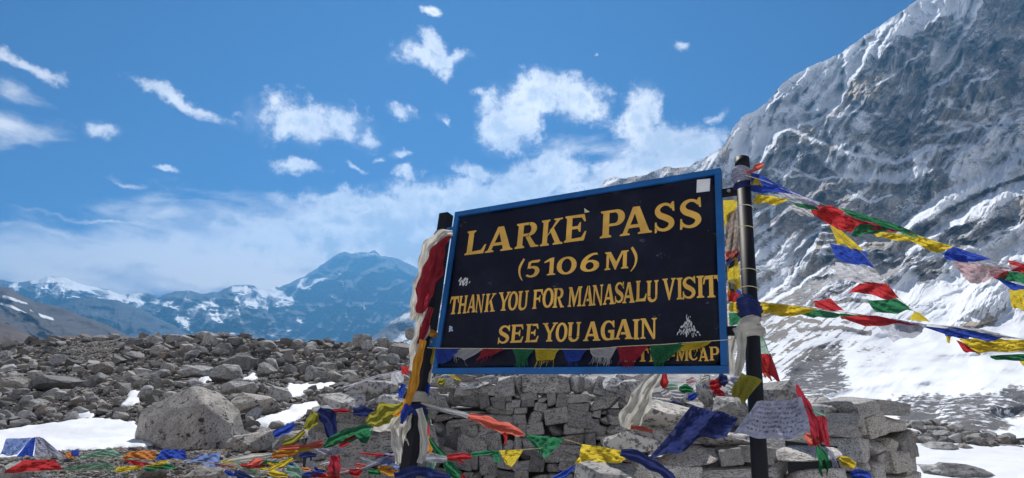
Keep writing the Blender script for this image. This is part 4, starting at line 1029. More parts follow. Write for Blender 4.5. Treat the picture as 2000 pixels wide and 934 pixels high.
        if ch == 'G': P += [[(.56, .03), (.66, .0), (.78, .04), (.78, .52), (.46, .52), (.42, .45), (.46, .38), (.52, .38), (.58, .34)]]
        w = .80
    elif ch == '(': P = catmull([(.40, 1.15), (.17, .75), (.12, .45), (.22, .10), (.42, -.18)], [.07, .09, .07, .05, .02]); w = .46
    elif ch == ')': P = catmull([(.08, 1.15), (.30, .75), (.36, .45), (.27, .10), (.05, -.18)], [.075, .09, .07, .05, .02]); w = .46
    elif ch == '5': P = [[(.14, .92), (.30, 1), (.70, 1.02), (.76, .98), (.66, .86), (.28, .86), (.24, .62), (.10, .50)]] + catmull([(.18, .55), (.36, .60), (.56, .52), (.63, .34), (.54, .14), (.34, .05), (.14, .10), (.10, .17)], [.04, .065, .10, .12, .10, .06, .055, .065]); w = .78
    elif ch == '1': P = [stem(.30, .52, 0, 1, top=False, s=.12), [(.30, 1), (.52, 1.03), (.52, .84), (.34, .84), (.0, .74), (.0, .82)]]; w = .66
    elif ch == '6': P = arc(.44, .32, .29, .27, 0, 360, 26, .115, .055) + catmull([(.14, .34), (.20, .62), (.36, .84), (.58, .97), (.76, .96)], [.10, .10, .085, .06, .05]); w = .84
    elif ch == '-': P = [[(0, .36), (.26, .36), (.26, .56), (0, .56)]]; w = .26
    return w, P
LINES = [
    (.843, .187, 'LARKE PASS', [('L', (905.8, 498), (949, 476)), ('A', (946, 494), (1000, 489)), ('R', (1004.5, 487), (1049.5, 482)), ('K', (1054, 481), (1098, 475.5)), ('E', (1100.5, 475), (1145.5, 447)),
                     ('P', (1171, 466), (1222, 423)), ('A', (1210, 462), (1273, 453.7)), ('S', (1276.7, 451.4), (1318, 426)), ('S', (1326, 444.7), (1370.4, 420))]),
    (.630, .117, '(5106M)', [('(', (1011.5, 520), (1024.5, 512)), ('5', (1025, 537), (1055.5, 514)), ('1', (1061, 536), (1084.5, 536)), ('0', (1087, 517), (1125.8, 515)), ('6', (1131.5, 516), (1170, 514)), ('M', (1180, 527), (1226.5, 525)), (')', (1230.5, 500), (1245.5, 500))]),
    (.412, .128, 'THANK YOU FOR MANASALU VISIT', [('T', (879, 586), (896.6, 584.7)), ('H', (897.4, 578), (914.3, 577.3)), ('A', (911, 610), (928.5, 609.5)), ('N', (931, 576.5), (946.5, 575)), ('K', (945.4, 608.4), (966, 607.6)),
                     ('Y', (973.9, 573.5), (997.5, 572)), ('O', (991.5, 591.5), (1011, 586)), ('U', (1012, 571), (1033, 569)), ('F', (1038.5, 602), (1060, 574)), ('O', (1059, 585), (1081, 581)), ('R', (1078.6, 600.4), (1100, 599.6)),
                     ('M', (1108, 598.5), (1134.5, 597.6)), ('A', (1135.6, 597.8), (1158, 595.5)), ('N', (1157.4, 558.8), (1178, 557.6)), ('A', (1176.5, 593.6), (1199.8, 593.6)), ('S', (1199.4, 592.5), (1218, 582)), ('A', (1215, 591.8), (1239.5, 591)),
                     ('L', (1240.5, 590), (1262.8, 572)), ('U', (1262.4, 550.5), (1286.5, 549)), ('V', (1293, 547.5), (1319.5, 545.6)), ('I', (1321.4, 585), (1333, 584.3)), ('S', (1332, 553.5), (1359, 567)), ('I', (1361, 582.8), (1375.5, 582)), ('T', (1372.8, 553.5), (1405, 549.8))]),
    (.194, .118, 'SEE YOU AGAIN', [('S', (970.8, 670), (995, 655)), ('E', (995.3, 669.8), (1023, 640.5)), ('E', (1024.2, 669), (1052.3, 639.7)), ('Y', (1059.5, 630), (1089.3, 629.3)), ('O', (1084.8, 648.5), (1108, 646)), ('U', (1109, 628.5), (1135.2, 627)),
                     ('A', (1138, 664.5), (1171.7, 663.6)), ('G', (1172, 644), (1200, 641.5)), ('A', (1198.7, 663), (1236, 661.8)), ('I', (1234.7, 661), (1248.3, 661)), ('N', (1251, 621.3), (1282.8, 620.4))]),
    (.066, .073, 'NTNC-MCAP', [('N', (1219, 704), (1243, 704)), ('T', (1243, 690), (1267, 690)), ('N', (1268, 704), (1291, 704)), ('C', (1289, 693), (1309, 693)), ('-', (1311, 691), (1317.8, 691)), ('M', (1320, 704.5), (1344.5, 704.5)), ('C', (1344.5, 692), (1363, 692)), ('A', (1364, 704), (1384, 704)), ('P', (1385.5, 704), (1405, 686))]),
]
def panel_z(u, v):
    uu = (u - fw * .6) / (SW - fw * 1.2); vv = (v - fw * .6) / (SH - fw * 1.2)
    return -.006 + .0022 * math.sin(uu * 7 + 1) * math.sin(vv * 5) + .0012 * math.sin(uu * 23 + vv * 11)
def draw_line(v0, H, text, gl):
    bm = bmesh.new(); bo = bmesh.new()
    rg = random.Random(hash(len(text)) % 1000)
    k = 0
    for (ch, a, b) in gl:
        u0 = uvof(*a)[0]; u1 = uvof(*b)[0]; w, shapes = glyph(ch)
        if ch == 'V' or ch == 'Y' or ch == 'U': pass
        sx = (u1 - u0) / w; dv = rg.uniform(-.003, .003)
        def pt(p, grow=0, z=0):
            u = u0 + p[0] * sx; v = v0 + dv + p[1] * H; return (u, v, panel_z(u, v) + .0016 + z)
        for s in shapes:
            k += 1; z = .00022 * (k % 9)
            if isinstance(s, tuple):
                _, A, B = s
                for i in range(len(A) - 1):
                    q = [pt(A[i], z=z), pt(B[i], z=z), pt(B[i + 1], z=z), pt(A[i + 1], z=z)]
                    try: bm.faces.new([bm.verts.new(x) for x in q])
                    except ValueError: pass
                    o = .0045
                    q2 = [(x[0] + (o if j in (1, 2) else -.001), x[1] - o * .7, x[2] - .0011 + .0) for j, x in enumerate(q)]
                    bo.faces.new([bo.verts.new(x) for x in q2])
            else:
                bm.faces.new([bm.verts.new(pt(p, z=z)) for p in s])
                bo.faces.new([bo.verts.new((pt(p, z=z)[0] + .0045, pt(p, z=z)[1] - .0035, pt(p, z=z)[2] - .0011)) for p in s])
    for b_ in (bm, bo):
        bmesh.ops.recalc_face_normals(b_, faces=b_.faces)
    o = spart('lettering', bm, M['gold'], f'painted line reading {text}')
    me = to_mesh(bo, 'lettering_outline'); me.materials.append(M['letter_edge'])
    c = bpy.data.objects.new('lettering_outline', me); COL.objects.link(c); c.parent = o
for a_ in LINES: draw_line(*a_)
def flat(name, pxs, mat, label, z=.0045):
    bm = bmesh.new(); vs = []
    for p in pxs:
        u, v = uvof(*p); vs.append(bm.verts.new((u, v, panel_z(u, v) + z)))
    bm.faces.new(vs); bmesh.ops.recalc_face_normals(bm, faces=bm.faces); return spart(name, bm, mat, label)
flat('paper_label', [(1361, 351), (1387, 348.5), (1385.8, 373), (1360, 376)], M['white_paper'], 'blank white square label')
flat('accent_mark', [(1141, 406.5), (1152, 414), (1142, 416)], M['cord'], 'small pale accent mark over the E')
bm = bmesh.new(); rg = random.Random(3)
def shard(bm, x, y, l, w, a, n=5):
    a += rg.uniform(-.3, .3); vs = []
    for i in range(n):
        t = i / n * 6.28; dx = math.cos(t) * l * rg.uniform(.7, 1); dy = math.sin(t) * w * rg.uniform(.7, 1)
        u, v = uvof(x + dx * math.cos(a) - dy * math.sin(a), y + dx * math.sin(a) + dy * math.cos(a)); vs.append(bm.verts.new((u, v, panel_z(u, v) + .003 + rg.uniform(0, .0015))))
    bm.faces.new(vs)
for i in range(95):                                   # scraped triangular sticker
    t = rg.random() ** .6; y = 615 + t * 42; x = 1344 + (rg.uniform(-1, 1)) * (3 + 22 * t * (1 if t > .55 else .6)); shard(bm, x, y, rg.uniform(2, 5), rg.uniform(.6, 1.5), math.pi / 2 + (x - 1344) * -.02)
spart('torn_sticker', bm, M['sticker_torn'], 'scraped remains of a triangular white sticker')
bm = bmesh.new()
for i in range(26): shard(bm, 908 + rg.uniform(-11, 11), 549 + rg.uniform(-5, 7), rg.uniform(3, 5), rg.uniform(1, 2), -1.1)
spart('torn_sticker', bm, M['sticker_torn'], 'small torn white sticker at the left')
bm = bmesh.new()
for i in range(22): shard(bm, 880 + rg.uniform(-4, 4), 642 + rg.uniform(-4.5, 4.5), rg.uniform(1.5, 3), rg.uniform(1, 1.8), rg.uniform(0, 3))
spart('sticker', bm, M['pale_blue_sticker'], 'small round pale blue sticker low at the left')

bm = bmesh.new()
for (x, y, n_, sp) in [(1084, 556, 7, 6), (1255, 470, 8, 5), (1288, 498, 6, 7), (1382, 592, 4, 4), (1300, 500, 4, 10), (955, 553, 3, 5), (1020, 548, 2, 4), (1180, 505, 5, 14), (930, 600, 4, 16), (1340, 690, 3, 9), (1060, 700, 5, 20), (905, 440, 4, 10), (1240, 400, 5, 16), (1385, 450, 4, 12), (1120, 380, 5, 22), (1290, 620, 6, 16), (950, 690, 6, 18), (1400, 640, 5, 6)]:
    for i in range(n_): shard(bm, x + rg.uniform(-sp, sp), y + rg.uniform(-sp, sp) * .6, rg.uniform(.8, 3.5), rg.uniform(.25, .7), rg.uniform(0, 3.1))
spart('scratches', bm, simple('scratched_grey_metal', (.13, .145, .18), .6), 'small grey scratches and chips in the paint')
# ---------------------------------------------------------------- flags, cords and scarves
CRG = random.Random(99)
_g = np.arange(97) * .085
WR = (fbm(_g[:, None] + _g[None] * .6, _g[None] * 1.1 + 0 * _g[:, None], 300, 4) * 1.6 + (ridged(_g[:, None] * .8 + _g[None] * .5, _g[None] * .9 - _g[:, None] * .3, 310, 3) - .5)).tolist()
def uvmap(me, nu, nv):
    uvl = me.uv_layers.new(name='UVMap')
    li = np.empty(len(me.loops), dtype=np.int32); me.loops.foreach_get('vertex_index', li)
    uv = np.stack([(li // nv) / (nu - 1), 1 - (li % nv) / (nv - 1)], -1); uvl.data.foreach_set('uv', uv.astype(np.float32).ravel())
def flag(q, col, Y, parent, amp=.5, nu=22, nv=16, fringe=0, name='prayer_flag'):
    """q: TL, TR, BR, BL in photo pixels (x, y[, Y]); cloth sheet with wind folds"""
    rs = CRG.randint(0, 10 ** 6); rg = random.Random(rs)
    C = [Vector((p[0], p[1], p[2] if len(p) > 2 else Y)) for p in q]
    W = (C[1] - C[0]).length; Hh = ((C[3] - C[0]).length + (C[2] - C[1]).length) / 2
    ph = [rg.uniform(0, 6.28) for _ in range(6)]; kf = rg.uniform(1.2, 2.4)
    size = max(W, Hh, 12) / F * Y
    V = []
    ang = rg.uniform(-.9, .9)
    for i in range(nu):
        for j in range(nv):
            u, v = i / (nu - 1), j / (nv - 1)
            p = C[0] * (1 - u) * (1 - v) + C[1] * u * (1 - v) + C[2] * u * v + C[3] * (1 - u) * v
            ev = .25 + .75 * v
            p.x += math.sin(v * 5 + ph[0]) * W * .018 * ev + math.sin(u * 9 + v * 7 + ph[1]) * W * .01
            p.y += (math.sin(u * 6.28 * kf * .6 + ph[2]) * .05 + math.sin(u * 15 + ph[3]) * .018) * Hh * ev * amp * 2
            d = (math.sin(6.28 * kf * (u + ang * v * .8) + ph[4]) * .07 + math.sin(6.28 * kf * 2.3 * (u - .6 * v) + ph[5]) * .028) * size * amp * 2 * ev
            d += WR[(i * 5 + rs) % 97][(j * 5 + rs // 97) % 97] * size * .05 * (.4 + amp)
            w = at(p.x, p.y, p.z + d); V.append(w[:])
    me = mesh_np(name, V, grid_faces(nu, nv)); uvmap(me, nu, nv)
    if fringe:
        bm = bmesh.new(); bm.from_mesh(me); bm.verts.ensure_lookup_table()
        base = [bm.verts[i * nv + nv - 1].co.copy() for i in range(nu)]
        for k in range(int(fringe)):
            i = rg.uniform(0, nu - 1.001); a = base[int(i)].lerp(base[int(i) + 1], i % 1)
            dx = rg.uniform(-.018, .012); l = rg.uniform(.01, .055); wd = .0012
            p1 = a + Vector((dx * .3, 0, .004)); p2 = a + Vector((dx, -.002, -l * .6)); p3 = a + Vector((dx * 1.6 + rg.uniform(-.01, .01), 0, -l))
            for (s, e) in ((p1, p2), (p2, p3)):
                vv = [bm.verts.new(s - Vector((wd, 0, 0))), bm.verts.new(s + Vector((wd, 0, 0))), bm.verts.new(e + Vector((wd * .7, 0, 0))), bm.verts.new(e - Vector((wd * .7, 0, 0)))]
                bm.faces.new(vv)
        bm.to_mesh(me); bm.free()
    o = link(name, me, CL[col], parent); o['label'] = f'{col.replace("_", " ")} flag' if name == 'prayer_flag' else f'{col.replace("_"," ")} cloth'
    return o
def spline(pts, n):
    out = []
    P = [Vector(p) for p in pts]
    for i in range(len(P) - 1):
        p0 = P[max(i - 1, 0)]; p1 = P[i]; p2 = P[i + 1]; p3 = P[min(i + 2, len(P) - 1)]
        for k in range(n):
            t = k / n; out.append(.5 * ((2 * p1) + (p2 - p0) * t + (2 * p0 - 5 * p1 + 4 * p2 - p3) * t * t + (3 * p1 - p0 - 3 * p2 + p3) * t ** 3))
    out.append(P[-1]); return out
def strip(pts, col, Y, parent, folds=1.5, name='prayer_flag', twist=.5, nv=15):
    """pts: (x, y, halfwidth px[, Y]); a gathered, folded band of cloth"""
    rg = random.Random(CRG.randint(0, 10 ** 6)); path = spline([(p[0], p[1], p[2], p[3] if len(p) > 3 else Y) for p in [tuple(p) for p in pts]] if False else [Vector((p[0], p[1], p[2], p[3] if len(p) > 3 else Y)) for p in pts], 7)
    n = len(path); V = []; ph = rg.uniform(0, 6); ph2 = rg.uniform(0, 6)
    for i, p in enumerate(path):
        a = path[max(i - 1, 0)]; b = path[min(i + 1, n - 1)]; dx, dy = b[0] - a[0], b[1] - a[1]; l = math.hypot(dx, dy) + 1e-6; nx, ny = -dy / l, dx / l
        hw = max(p[2], .8) * (1 + .13 * math.sin(i * .9 + ph)); wob = math.sin(i * .5 + ph2) * p[2] * .12
        for j in range(nv):
            s = j / (nv - 1) * 2 - 1
            dep = (math.cos(s * math.pi * folds + i * .25 * twist + ph) * .55 + .22 * math.sin(s * 9 + i * .7 + ph2) + .16 * math.sin(s * 17 - i * .9 + ph) + .3 * WR[(i * 3 + int(ph * 9)) % 97][(j * 4) % 97]) * hw / F * p[3] * .7
            q = at(p[0] + nx * (s * hw + wob), p[1] + ny * (s * hw + wob) , p[3] + dep); V.append(q[:])
    me = mesh_np(name, V, grid_faces(n, nv)); uvmap(me, n, nv)
    o = link(name, me, CL[col], parent)
    o['label'] = f'{col.replace("_", " ")} flag' if name == 'prayer_flag' else f'{col.replace("_"," ")} cloth'
    return o
def tube_mesh(P, r, seg=6):
    V = []; n = len(P)
    for i, p in enumerate(P):
        t = (P[min(i + 1, n - 1)] - P[max(i - 1, 0)]).normalized(); a = t.cross(Vector((0, 0, 1)))
        if a.length < 1e-3: a = t.cross(Vector((1, 0, 0)))
        a.normalize(); b = t.cross(a)
        for k in range(seg + 1):
            an = 6.2832 * k / seg; V.append((p + (a * math.cos(an) + b * math.sin(an)) * r)[:])
    return V, grid_faces(n, seg + 1)
def cord(pts, Y, parent, r=.0022, mat='cord'):
    P = spline([at(p[0], p[1], p[2] if len(p) > 2 else Y) for p in pts], 6)
    V, Fq = tube_mesh(P, r); me = mesh_np('cord', V, Fq); return link('cord', me, M[mat], parent)
def wrap(u, v, rad, h, col, parent, name='knot', turns=5, lump=.25, woff=-.03):
    """cloth wound round a post of the board at board coordinates (u, v)"""
    rg = random.Random(CRG.randint(0, 10 ** 6)); V = []; nu_, nv_ = 34, 14
    ph = rg.uniform(0, 6)
    for i in range(nu_):
        a = 6.2832 * i / (nu_ - 1)
        for j in range(nv_):
            t = j / (nv_ - 1); prof = math.sin(math.pi * min(max(t, .0), 1)) ** .5 * .35 + .75
            r = rad * (prof + lump * .5 * math.sin(a * 2 + t * 5 + ph) * math.sin(math.pi * t) + .10 * math.sin(t * turns * 6.28 + a * 1.0))
            V.append(sw(u + math.cos(a) * r, v + (t - .5) * h + math.sin(a * 1.0 + ph) * h * .12, woff + math.sin(a) * r)[:])
    me = mesh_np(name, V, grid_faces(nu_, nv_)); uvmap(me, nu_, nv_)
    return link(name, me, CL[col], parent)
SG = 'strings of prayer flags'
def string(label, first, Y): return empty('prayer_flag_string', at(first[0], first[1], Y), label, 'prayer flags', SG)

# -- string across the foot of the board
s = string('prayer flag string with frayed edges stretched across the foot of the notice board', (850, 682), 4.0)
def sY(px, py, w=.05):
    u, v = uvof(px, py); p = sw(u, v, w); return p.y
row = [('blue', [(851, 681), (900, 681), (878, 706), (852, 712)], 0), ('white', [(893, 681), (946, 681), (908, 703), (885, 694)], 6), ('red', [(944, 681), (987, 681), (962, 693), (930, 703)], 10),
       ('green', [(1000, 681), (1043, 682), (1030, 700), (1010, 706)], 40), ('yellow', [(1045, 682), (1092, 682), (1080, 703), (1048, 704)], 16), ('blue', [(1098, 682), (1146, 683), (1132, 704), (1108, 707)], 8),
       ('white', [(1152, 680), (1206, 678), (1192, 700), (1156, 696)], 40), ('red', [(1204, 678), (1268, 675), (1240, 706), (1212, 704)], 30), ('green', [(1268, 676), (1345, 668), (1300, 708), (1276, 708)], 14), ('yellow', [(1328, 672), (1392, 666), (1372, 680), (1330, 687)], 8)]
for col, q, fr in row:
    flag([(x, y, sY(x, y)) for x, y in q], {'red': 'crimson', 'yellow': 'yellow'}.get(col, col), 4, s, amp=.25, fringe=fr)
cord([(x, y, sY(x, y)) for x, y in [(836, 678), (851, 680), (1000, 681), (1150, 682), (1210, 677), (1290, 673), (1330, 670), (1390, 666), (1447, 662)]], 4, s)

YR = 3.25
# -- upper string to the right
s = string('upper prayer flag string streaming right from the top of the right post', (1465, 345), YR)
for col, q, am in [('blue', [(1467, 337), (1490, 343), (1545, 372), (1466, 370)], .8), ('yellow', [(1466, 344), (1478, 348), (1492, 364), (1466, 360)], .6), ('blue', [(1465, 362), (1510, 362), (1560, 380), (1470, 374)], .6),
                   ('white', [(1530, 368), (1602, 396), (1598, 406), (1520, 378)], .6), ('yellow', [(1476, 379), (1542, 389), (1520, 400), (1470, 396)], .7), ('green', [(1535, 391), (1590, 403), (1604, 412), (1560, 405)], .4),
                   ('white', [(1538, 401), (1584, 408), (1590, 424), (1562, 420)], .7), ('red', [(1600, 402), (1684, 432), (1662, 458), (1578, 416)], .8), ('red', [(1582, 410), (1622, 400), (1650, 412), (1620, 436)], .5),
                   ('green', [(1640, 406), (1712, 426), (1796, 462), (1676, 432)], .5), ('green', [(1672, 434), (1742, 446), (1706, 458), (1664, 461)], .5), ('crimson', [(1680, 430), (1740, 444), (1790, 458), (1700, 448)], .3),
                   ('yellow', [(1748, 456), (1790, 462), (1800, 474), (1720, 466)], .6), ('yellow', [(1784, 458), (1862, 482), (1836, 496), (1786, 476)], .6), ('blue', [(1862, 482), (1938, 506), (1902, 512), (1838, 498)], .4),
                   ('blue', [(1842, 494), (1888, 500), (1890, 513), (1847, 508)], .4), ('pink', [(1862, 511), (1978, 524), (1920, 557), (1880, 545)], .7), ('sheer_white', [(1888, 503), (1990, 520), (1975, 528), (1900, 513)], .4),
                   ('red', [(1968, 508), (2030, 522), (2030, 540), (1976, 530)], .5), ('green', [(1966, 529), (2030, 538), (2030, 562), (1948, 544)], .5), ('blue', [(1942, 541), (1990, 556), (2030, 566), (1978, 566)], .3),
                   ('yellow', [(1970, 567), (2016, 562), (2010, 606), (1977, 603)], .5)]:
    flag(q, col, YR + .4 * (q[0][0] - 1450) / 550, s, amp=am)
for col, q, am in [('sheer_white', [(1500, 376), (1560, 388), (1556, 402), (1506, 390)], .6), ('blue', [(1545, 372), (1600, 394), (1590, 404), (1548, 384)], .5), ('red', [(1650, 418), (1700, 436), (1690, 452), (1655, 440)], .8),
                   ('yellow', [(1700, 452), (1752, 456), (1744, 466), (1712, 462)], .5), ('green', [(1708, 424), (1780, 450), (1796, 464), (1736, 444)], .6), ('navy', [(1800, 466), (1850, 478), (1844, 490), (1812, 484)], .5), ('white', [(1900, 508), (1960, 520), (1950, 534), (1912, 526)], .7), ('red', [(1930, 526), (1972, 530), (1962, 548), (1936, 542)], .6)]:
    flag(q, col, YR + .03 + .4 * (q[0][0] - 1450) / 550, s, amp=am)
cord([(1455, 342, YR), (1500, 356, YR), (1545, 374, YR + .1), (1610, 400, YR + .12), (1700, 424, YR + .2), (1790, 459, YR + .3), (1865, 483, YR + .32), (1940, 506, YR + .36), (2040, 525, YR + .4)], YR, s)
strip([(1455, 337, 2), (1470, 334, 3), (1482, 325, 7), (1492, 322, 2)], 'salmon', YR, s)
# -- diagonal string
s = string('short diagonal prayer flag string slanting down from the red flag to the lower string', (1620, 440), YR + .3)
for col, q, am in [('yellow', [(1621, 440), (1642, 450), (1687, 490), (1636, 478)], .6), ('blue', [(1620, 475), (1690, 491), (1708, 524), (1634, 508)], .6), ('white', [(1631, 512), (1706, 522), (1730, 555), (1634, 549)], .5),
                   ('red', [(1682, 551), (1732, 553), (1756, 584), (1654, 572)], .9), ('green', [(1692, 588), (1752, 583), (1784, 608), (1712, 613)], .7), ('yellow', [(1786, 608), (1798, 612), (1816, 629), (1776, 624)], .4)]:
    flag(q, col, YR + .42, s, amp=am)
cord([(1618, 438, YR + .4), (1650, 470, YR + .4), (1690, 500, YR + .42), (1732, 555, YR + .42), (1758, 585, YR + .42), (1784, 607, YR + .42), (1816, 629, YR + .42)], YR, s, r=.0016)
# -- lower string to the right
s = string('lower prayer flag string stretched right from the middle of the right post', (1465, 590), YR)
for col, q, am in [('yellow', [(1424, 591), (1462, 589), (1462, 612), (1424, 609)], .3), ('yellow', [(1472, 588), (1598, 604), (1555, 616), (1474, 614)], .6), ('green', [(1538, 607), (1602, 606), (1650, 618), (1590, 622)], .4),
                   ('red', [(1590, 588), (1622, 583), (1649, 609), (1592, 602)], .6), ('red', [(1638, 618), (1712, 616), (1802, 636), (1690, 635)], .4), ('sheer_white', [(1706, 628), (1806, 636), (1796, 655), (1744, 666)], .6),
                   ('blue', [(1802, 639), (1872, 641), (1986, 664), (1858, 659)], .5), ('white', [(1800, 633), (1900, 640), (1992, 662), (1870, 646)], .3), ('yellow', [(1872, 662), (2030, 664), (2030, 682), (1908, 692)], .6),
                   ('red', [(1866, 663), (1882, 670), (1917, 692), (1882, 686)], .5), ('green', [(1932, 695), (2030, 689), (2030, 706), (1942, 704)], .7), ('yellow', [(1848, 656), (1857, 657), (1855, 671), (1850, 669)], .3),
                   ('yellow', [(1990, 704), (2030, 706), (2030, 722), (2000, 716)], .4)]:
    flag(q, col, YR + .5 * (q[0][0] - 1450) / 550, s, amp=am)
for col, q, am in [('yellow', [(1500, 592), (1560, 598), (1556, 618), (1506, 616)], .7), ('sheer_white', [(1560, 600), (1640, 606), (1620, 616), (1570, 614)], .6), ('green', [(1640, 612), (1690, 616), (1684, 626), (1644, 624)], .5), ('lavender', [(1740, 622), (1810, 634), (1800, 650), (1752, 648)], .7), ('blue', [(1840, 640), (1900, 648), (1890, 662), (1848, 658)], .6), ('yellow', [(1900, 660), (1960, 662), (1952, 684), (1912, 686)], .7)]:
    flag(q, col, YR + .03 + .5 * (q[0][0] - 1450) / 550, s, amp=am)
cord([(1455, 592, YR), (1500, 592, YR + .05), (1600, 604, YR + .15), (1690, 616, YR + .25), (1800, 636, YR + .32), (1900, 650, YR + .42), (2040, 668, YR + .52)], YR, s)
# -- flags caught between board and right post
s = string('vertical bunch of flags hanging in the gap between the board and the right post', (1430, 390), 3.6)
for col, q in [('yellow', [(1412, 391), (1442, 392), (1436, 410), (1414, 445)]), ('tan', [(1418, 418), (1442, 408), (1446, 490), (1418, 498)]), ('salmon', [(1416, 492), (1446, 486), (1446, 500), (1418, 510)]), ('navy', [(1418, 508), (1446, 488), (1446, 510), (1420, 528)]),
               ('yellow', [(1420, 520), (1440, 498), (1450, 560), (1424, 585)]), ('white', [(1420, 548), (1446, 540), (1450, 566), (1422, 562)]), ('blue', [(1421, 550), (1436, 556), (1452, 578), (1422, 566)]), ('red', [(1421, 564), (1450, 575), (1450, 592), (1422, 590)]), ('green', [(1424, 611), (1460, 612), (1452, 636), (1424, 634)]),
               ('white', [(1424, 634), (1448, 636), (1446, 650), (1424, 652)]), ('blue', [(1416, 372), (1432, 366), (1440, 380), (1418, 384)])]:
    flag(q, col, 3.72, s, amp=.5, nu=14, nv=12)
cord([(1440, 372), (1432, 440), (1430, 520), (1434, 650)], 3.76, s, r=.0016)
s = string('green and red flags blowing from the right post just above the stones', (1480, 640), 3.3)
for col, q in [('yellow', [(1468, 606), (1482, 604), (1486, 640), (1470, 634)]), ('navy', [(1468, 632), (1486, 634), (1494, 654), (1474, 660)]), ('mint', [(1476, 650), (1490, 650), (1504, 692), (1477, 692)]), ('red', [(1477, 692), (1505, 690), (1524, 744), (1486, 726)]), ('salmon', [(1478, 696), (1492, 696), (1508, 742), (1494, 738)])]:
    flag(q, col, 3.3, s, amp=.6, nu=14, nv=14)
cord([(1470, 600), (1480, 640), (1494, 670), (1520, 740)], 3.32, s, r=.0015)

# -- wraps and scarves on the right post
t_ = empty('khata_scarf', sw(2.04, .22), 'white silk scarf knotted round the lower right post with hanging tails', 'scarf', 'ceremonial scarves tied to the posts')
wrap(2.035, .235, .062, .11, 'khata', t_, lump=.6)
py = sY(1440, 690, .08)
strip([(1450, 650, 9, py), (1447, 690, 9, py), (1441, 735, 7, py)], 'khata', 3, t_, name='scarf_tail'); strip([(1435, 655, 6, 3.35), (1428, 690, 7, 3.35), (1432, 730, 6, 3.35)], 'khata', 3, t_, name='scarf_tail')
t_ = empty('cloth_wrap', sw(2.035, .34), 'dark blue cloth wound round the right post above the white scarf', 'cloth')
wrap(2.035, .345, .055, .12, 'navy', t_)
t_ = empty('cloth_wrap', sw(2.04, 1.12), 'pale cloth and string wound round the top of the right post', 'cloth')
wrap(2.04, 1.135, .054, .10, 'lavender', t_, turns=9, lump=.1); wrap(2.04, 1.072, .050, .045, 'navy', t_, turns=4, lump=.2)
for v in (1.06, .93, .80, .55, .45):
    P = [sw(2.04 + math.cos(a) * .047, v + .006 * math.sin(a), -.03 + math.sin(a) * .047) for a in np.linspace(0, 6.2832, 22)]
    V, Fq = tube_mesh(P, .0022); link('cord', mesh_np('cord', V, Fq), M['cord' if v != .93 else 'cord_white'], t_)
t_ = empty('prayer_flag', at(1457, 755, 2.95), 'yellow printed flag blowing across the foot of the right post', 'prayer flag')
flag([(1449, 729), (1489, 741), (1450, 786), (1427, 768)], 'olive', 2.93, t_, amp=.8, name='flag_cloth')
t_ = empty('prayer_flag', at(1500, 820, 2.85), 'large faded lavender printed flag blowing in front of the right post', 'prayer flag')
flag([(1478, 786), (1566, 776), (1584, 846), (1432, 857)], 'lavender', 2.85, t_, amp=1.0, nu=34, nv=26, name='flag_cloth')
t_ = empty('prayer_flag', at(1380, 830, 3.5), 'large dark blue flag draped over the stones left of the right post', 'prayer flag')
flag([(1352, 788), (1442, 818), (1420, 862), (1272, 882)], 'navy', 3.45, t_, amp=1.5, nu=30, nv=22, name='flag_cloth'); strip([(1212, 884, 8), (1255, 896, 12), (1290, 918, 10), (1318, 942, 8)], 'navy', 3.5, t_, name='flag_cloth')
t_ = empty('prayer_flag', at(1180, 885, 3.6), 'yellow printed flag folded over the left end of the front wall', 'prayer flag')
flag([(1138, 867), (1238, 884), (1214, 902), (1124, 904)], 'yellow', 3.62, t_, amp=.7, nu=26, name='flag_cloth')
t_ = empty('khata_scarf', at(1255, 790, 4.1), 'pinkish white silk scarf hanging onto the front wall with an orange fringe', 'scarf', 'ceremonial scarves tied to the posts')
strip([(1287, 728, 10), (1262, 762, 17), (1242, 800, 24), (1226, 838, 18)], 'khata', 4.0, t_, name='scarf_tail', nv=21, folds=2); strip([(1232, 834, 4), (1255, 838, 4), (1275, 842, 3)], 'salmon', 3.95, t_, name='fringe'); strip([(1299, 728, 3), (1297, 745, 8), (1299, 758, 5)], 'red', 3.95, t_, name='red_knot')
s = string('red, green and yellow flags trailing down the right side of the front wall', (1558, 752), 3.8)
for col, pts in [('crimson', [(1556, 752, 3), (1566, 775, 7), (1580, 805, 9), (1590, 835, 12), (1598, 868, 9)]), ('salmon', [(1572, 850, 6), (1592, 862, 12), (1600, 868, 4)]), ('crimson', [(1602, 812, 9), (1607, 840, 10), (1618, 872, 4)]), ('green', [(1598, 872, 4), (1608, 900, 12), (1612, 930, 8)]),
                 ('lavender', [(1620, 880, 3), (1630, 905, 6), (1632, 945, 6)]), ('yellow', [(1640, 894, 5), (1655, 903, 10), (1670, 912, 6)]), ('blue', [(1662, 930, 8), (1680, 925, 10), (1700, 936, 6)]), ('mint', [(1560, 790, 2), (1585, 800, 3), (1612, 812, 4)])]:
    strip(pts, col, 3.75, s)
cord([(1556, 750), (1575, 790), (1600, 868), (1625, 890), (1700, 935)], 3.8, s, r=.0018)
s = string('tangle of old flags heaped on the stones behind the board foot', (1330, 760), 5.6)
rt = random.Random(12)
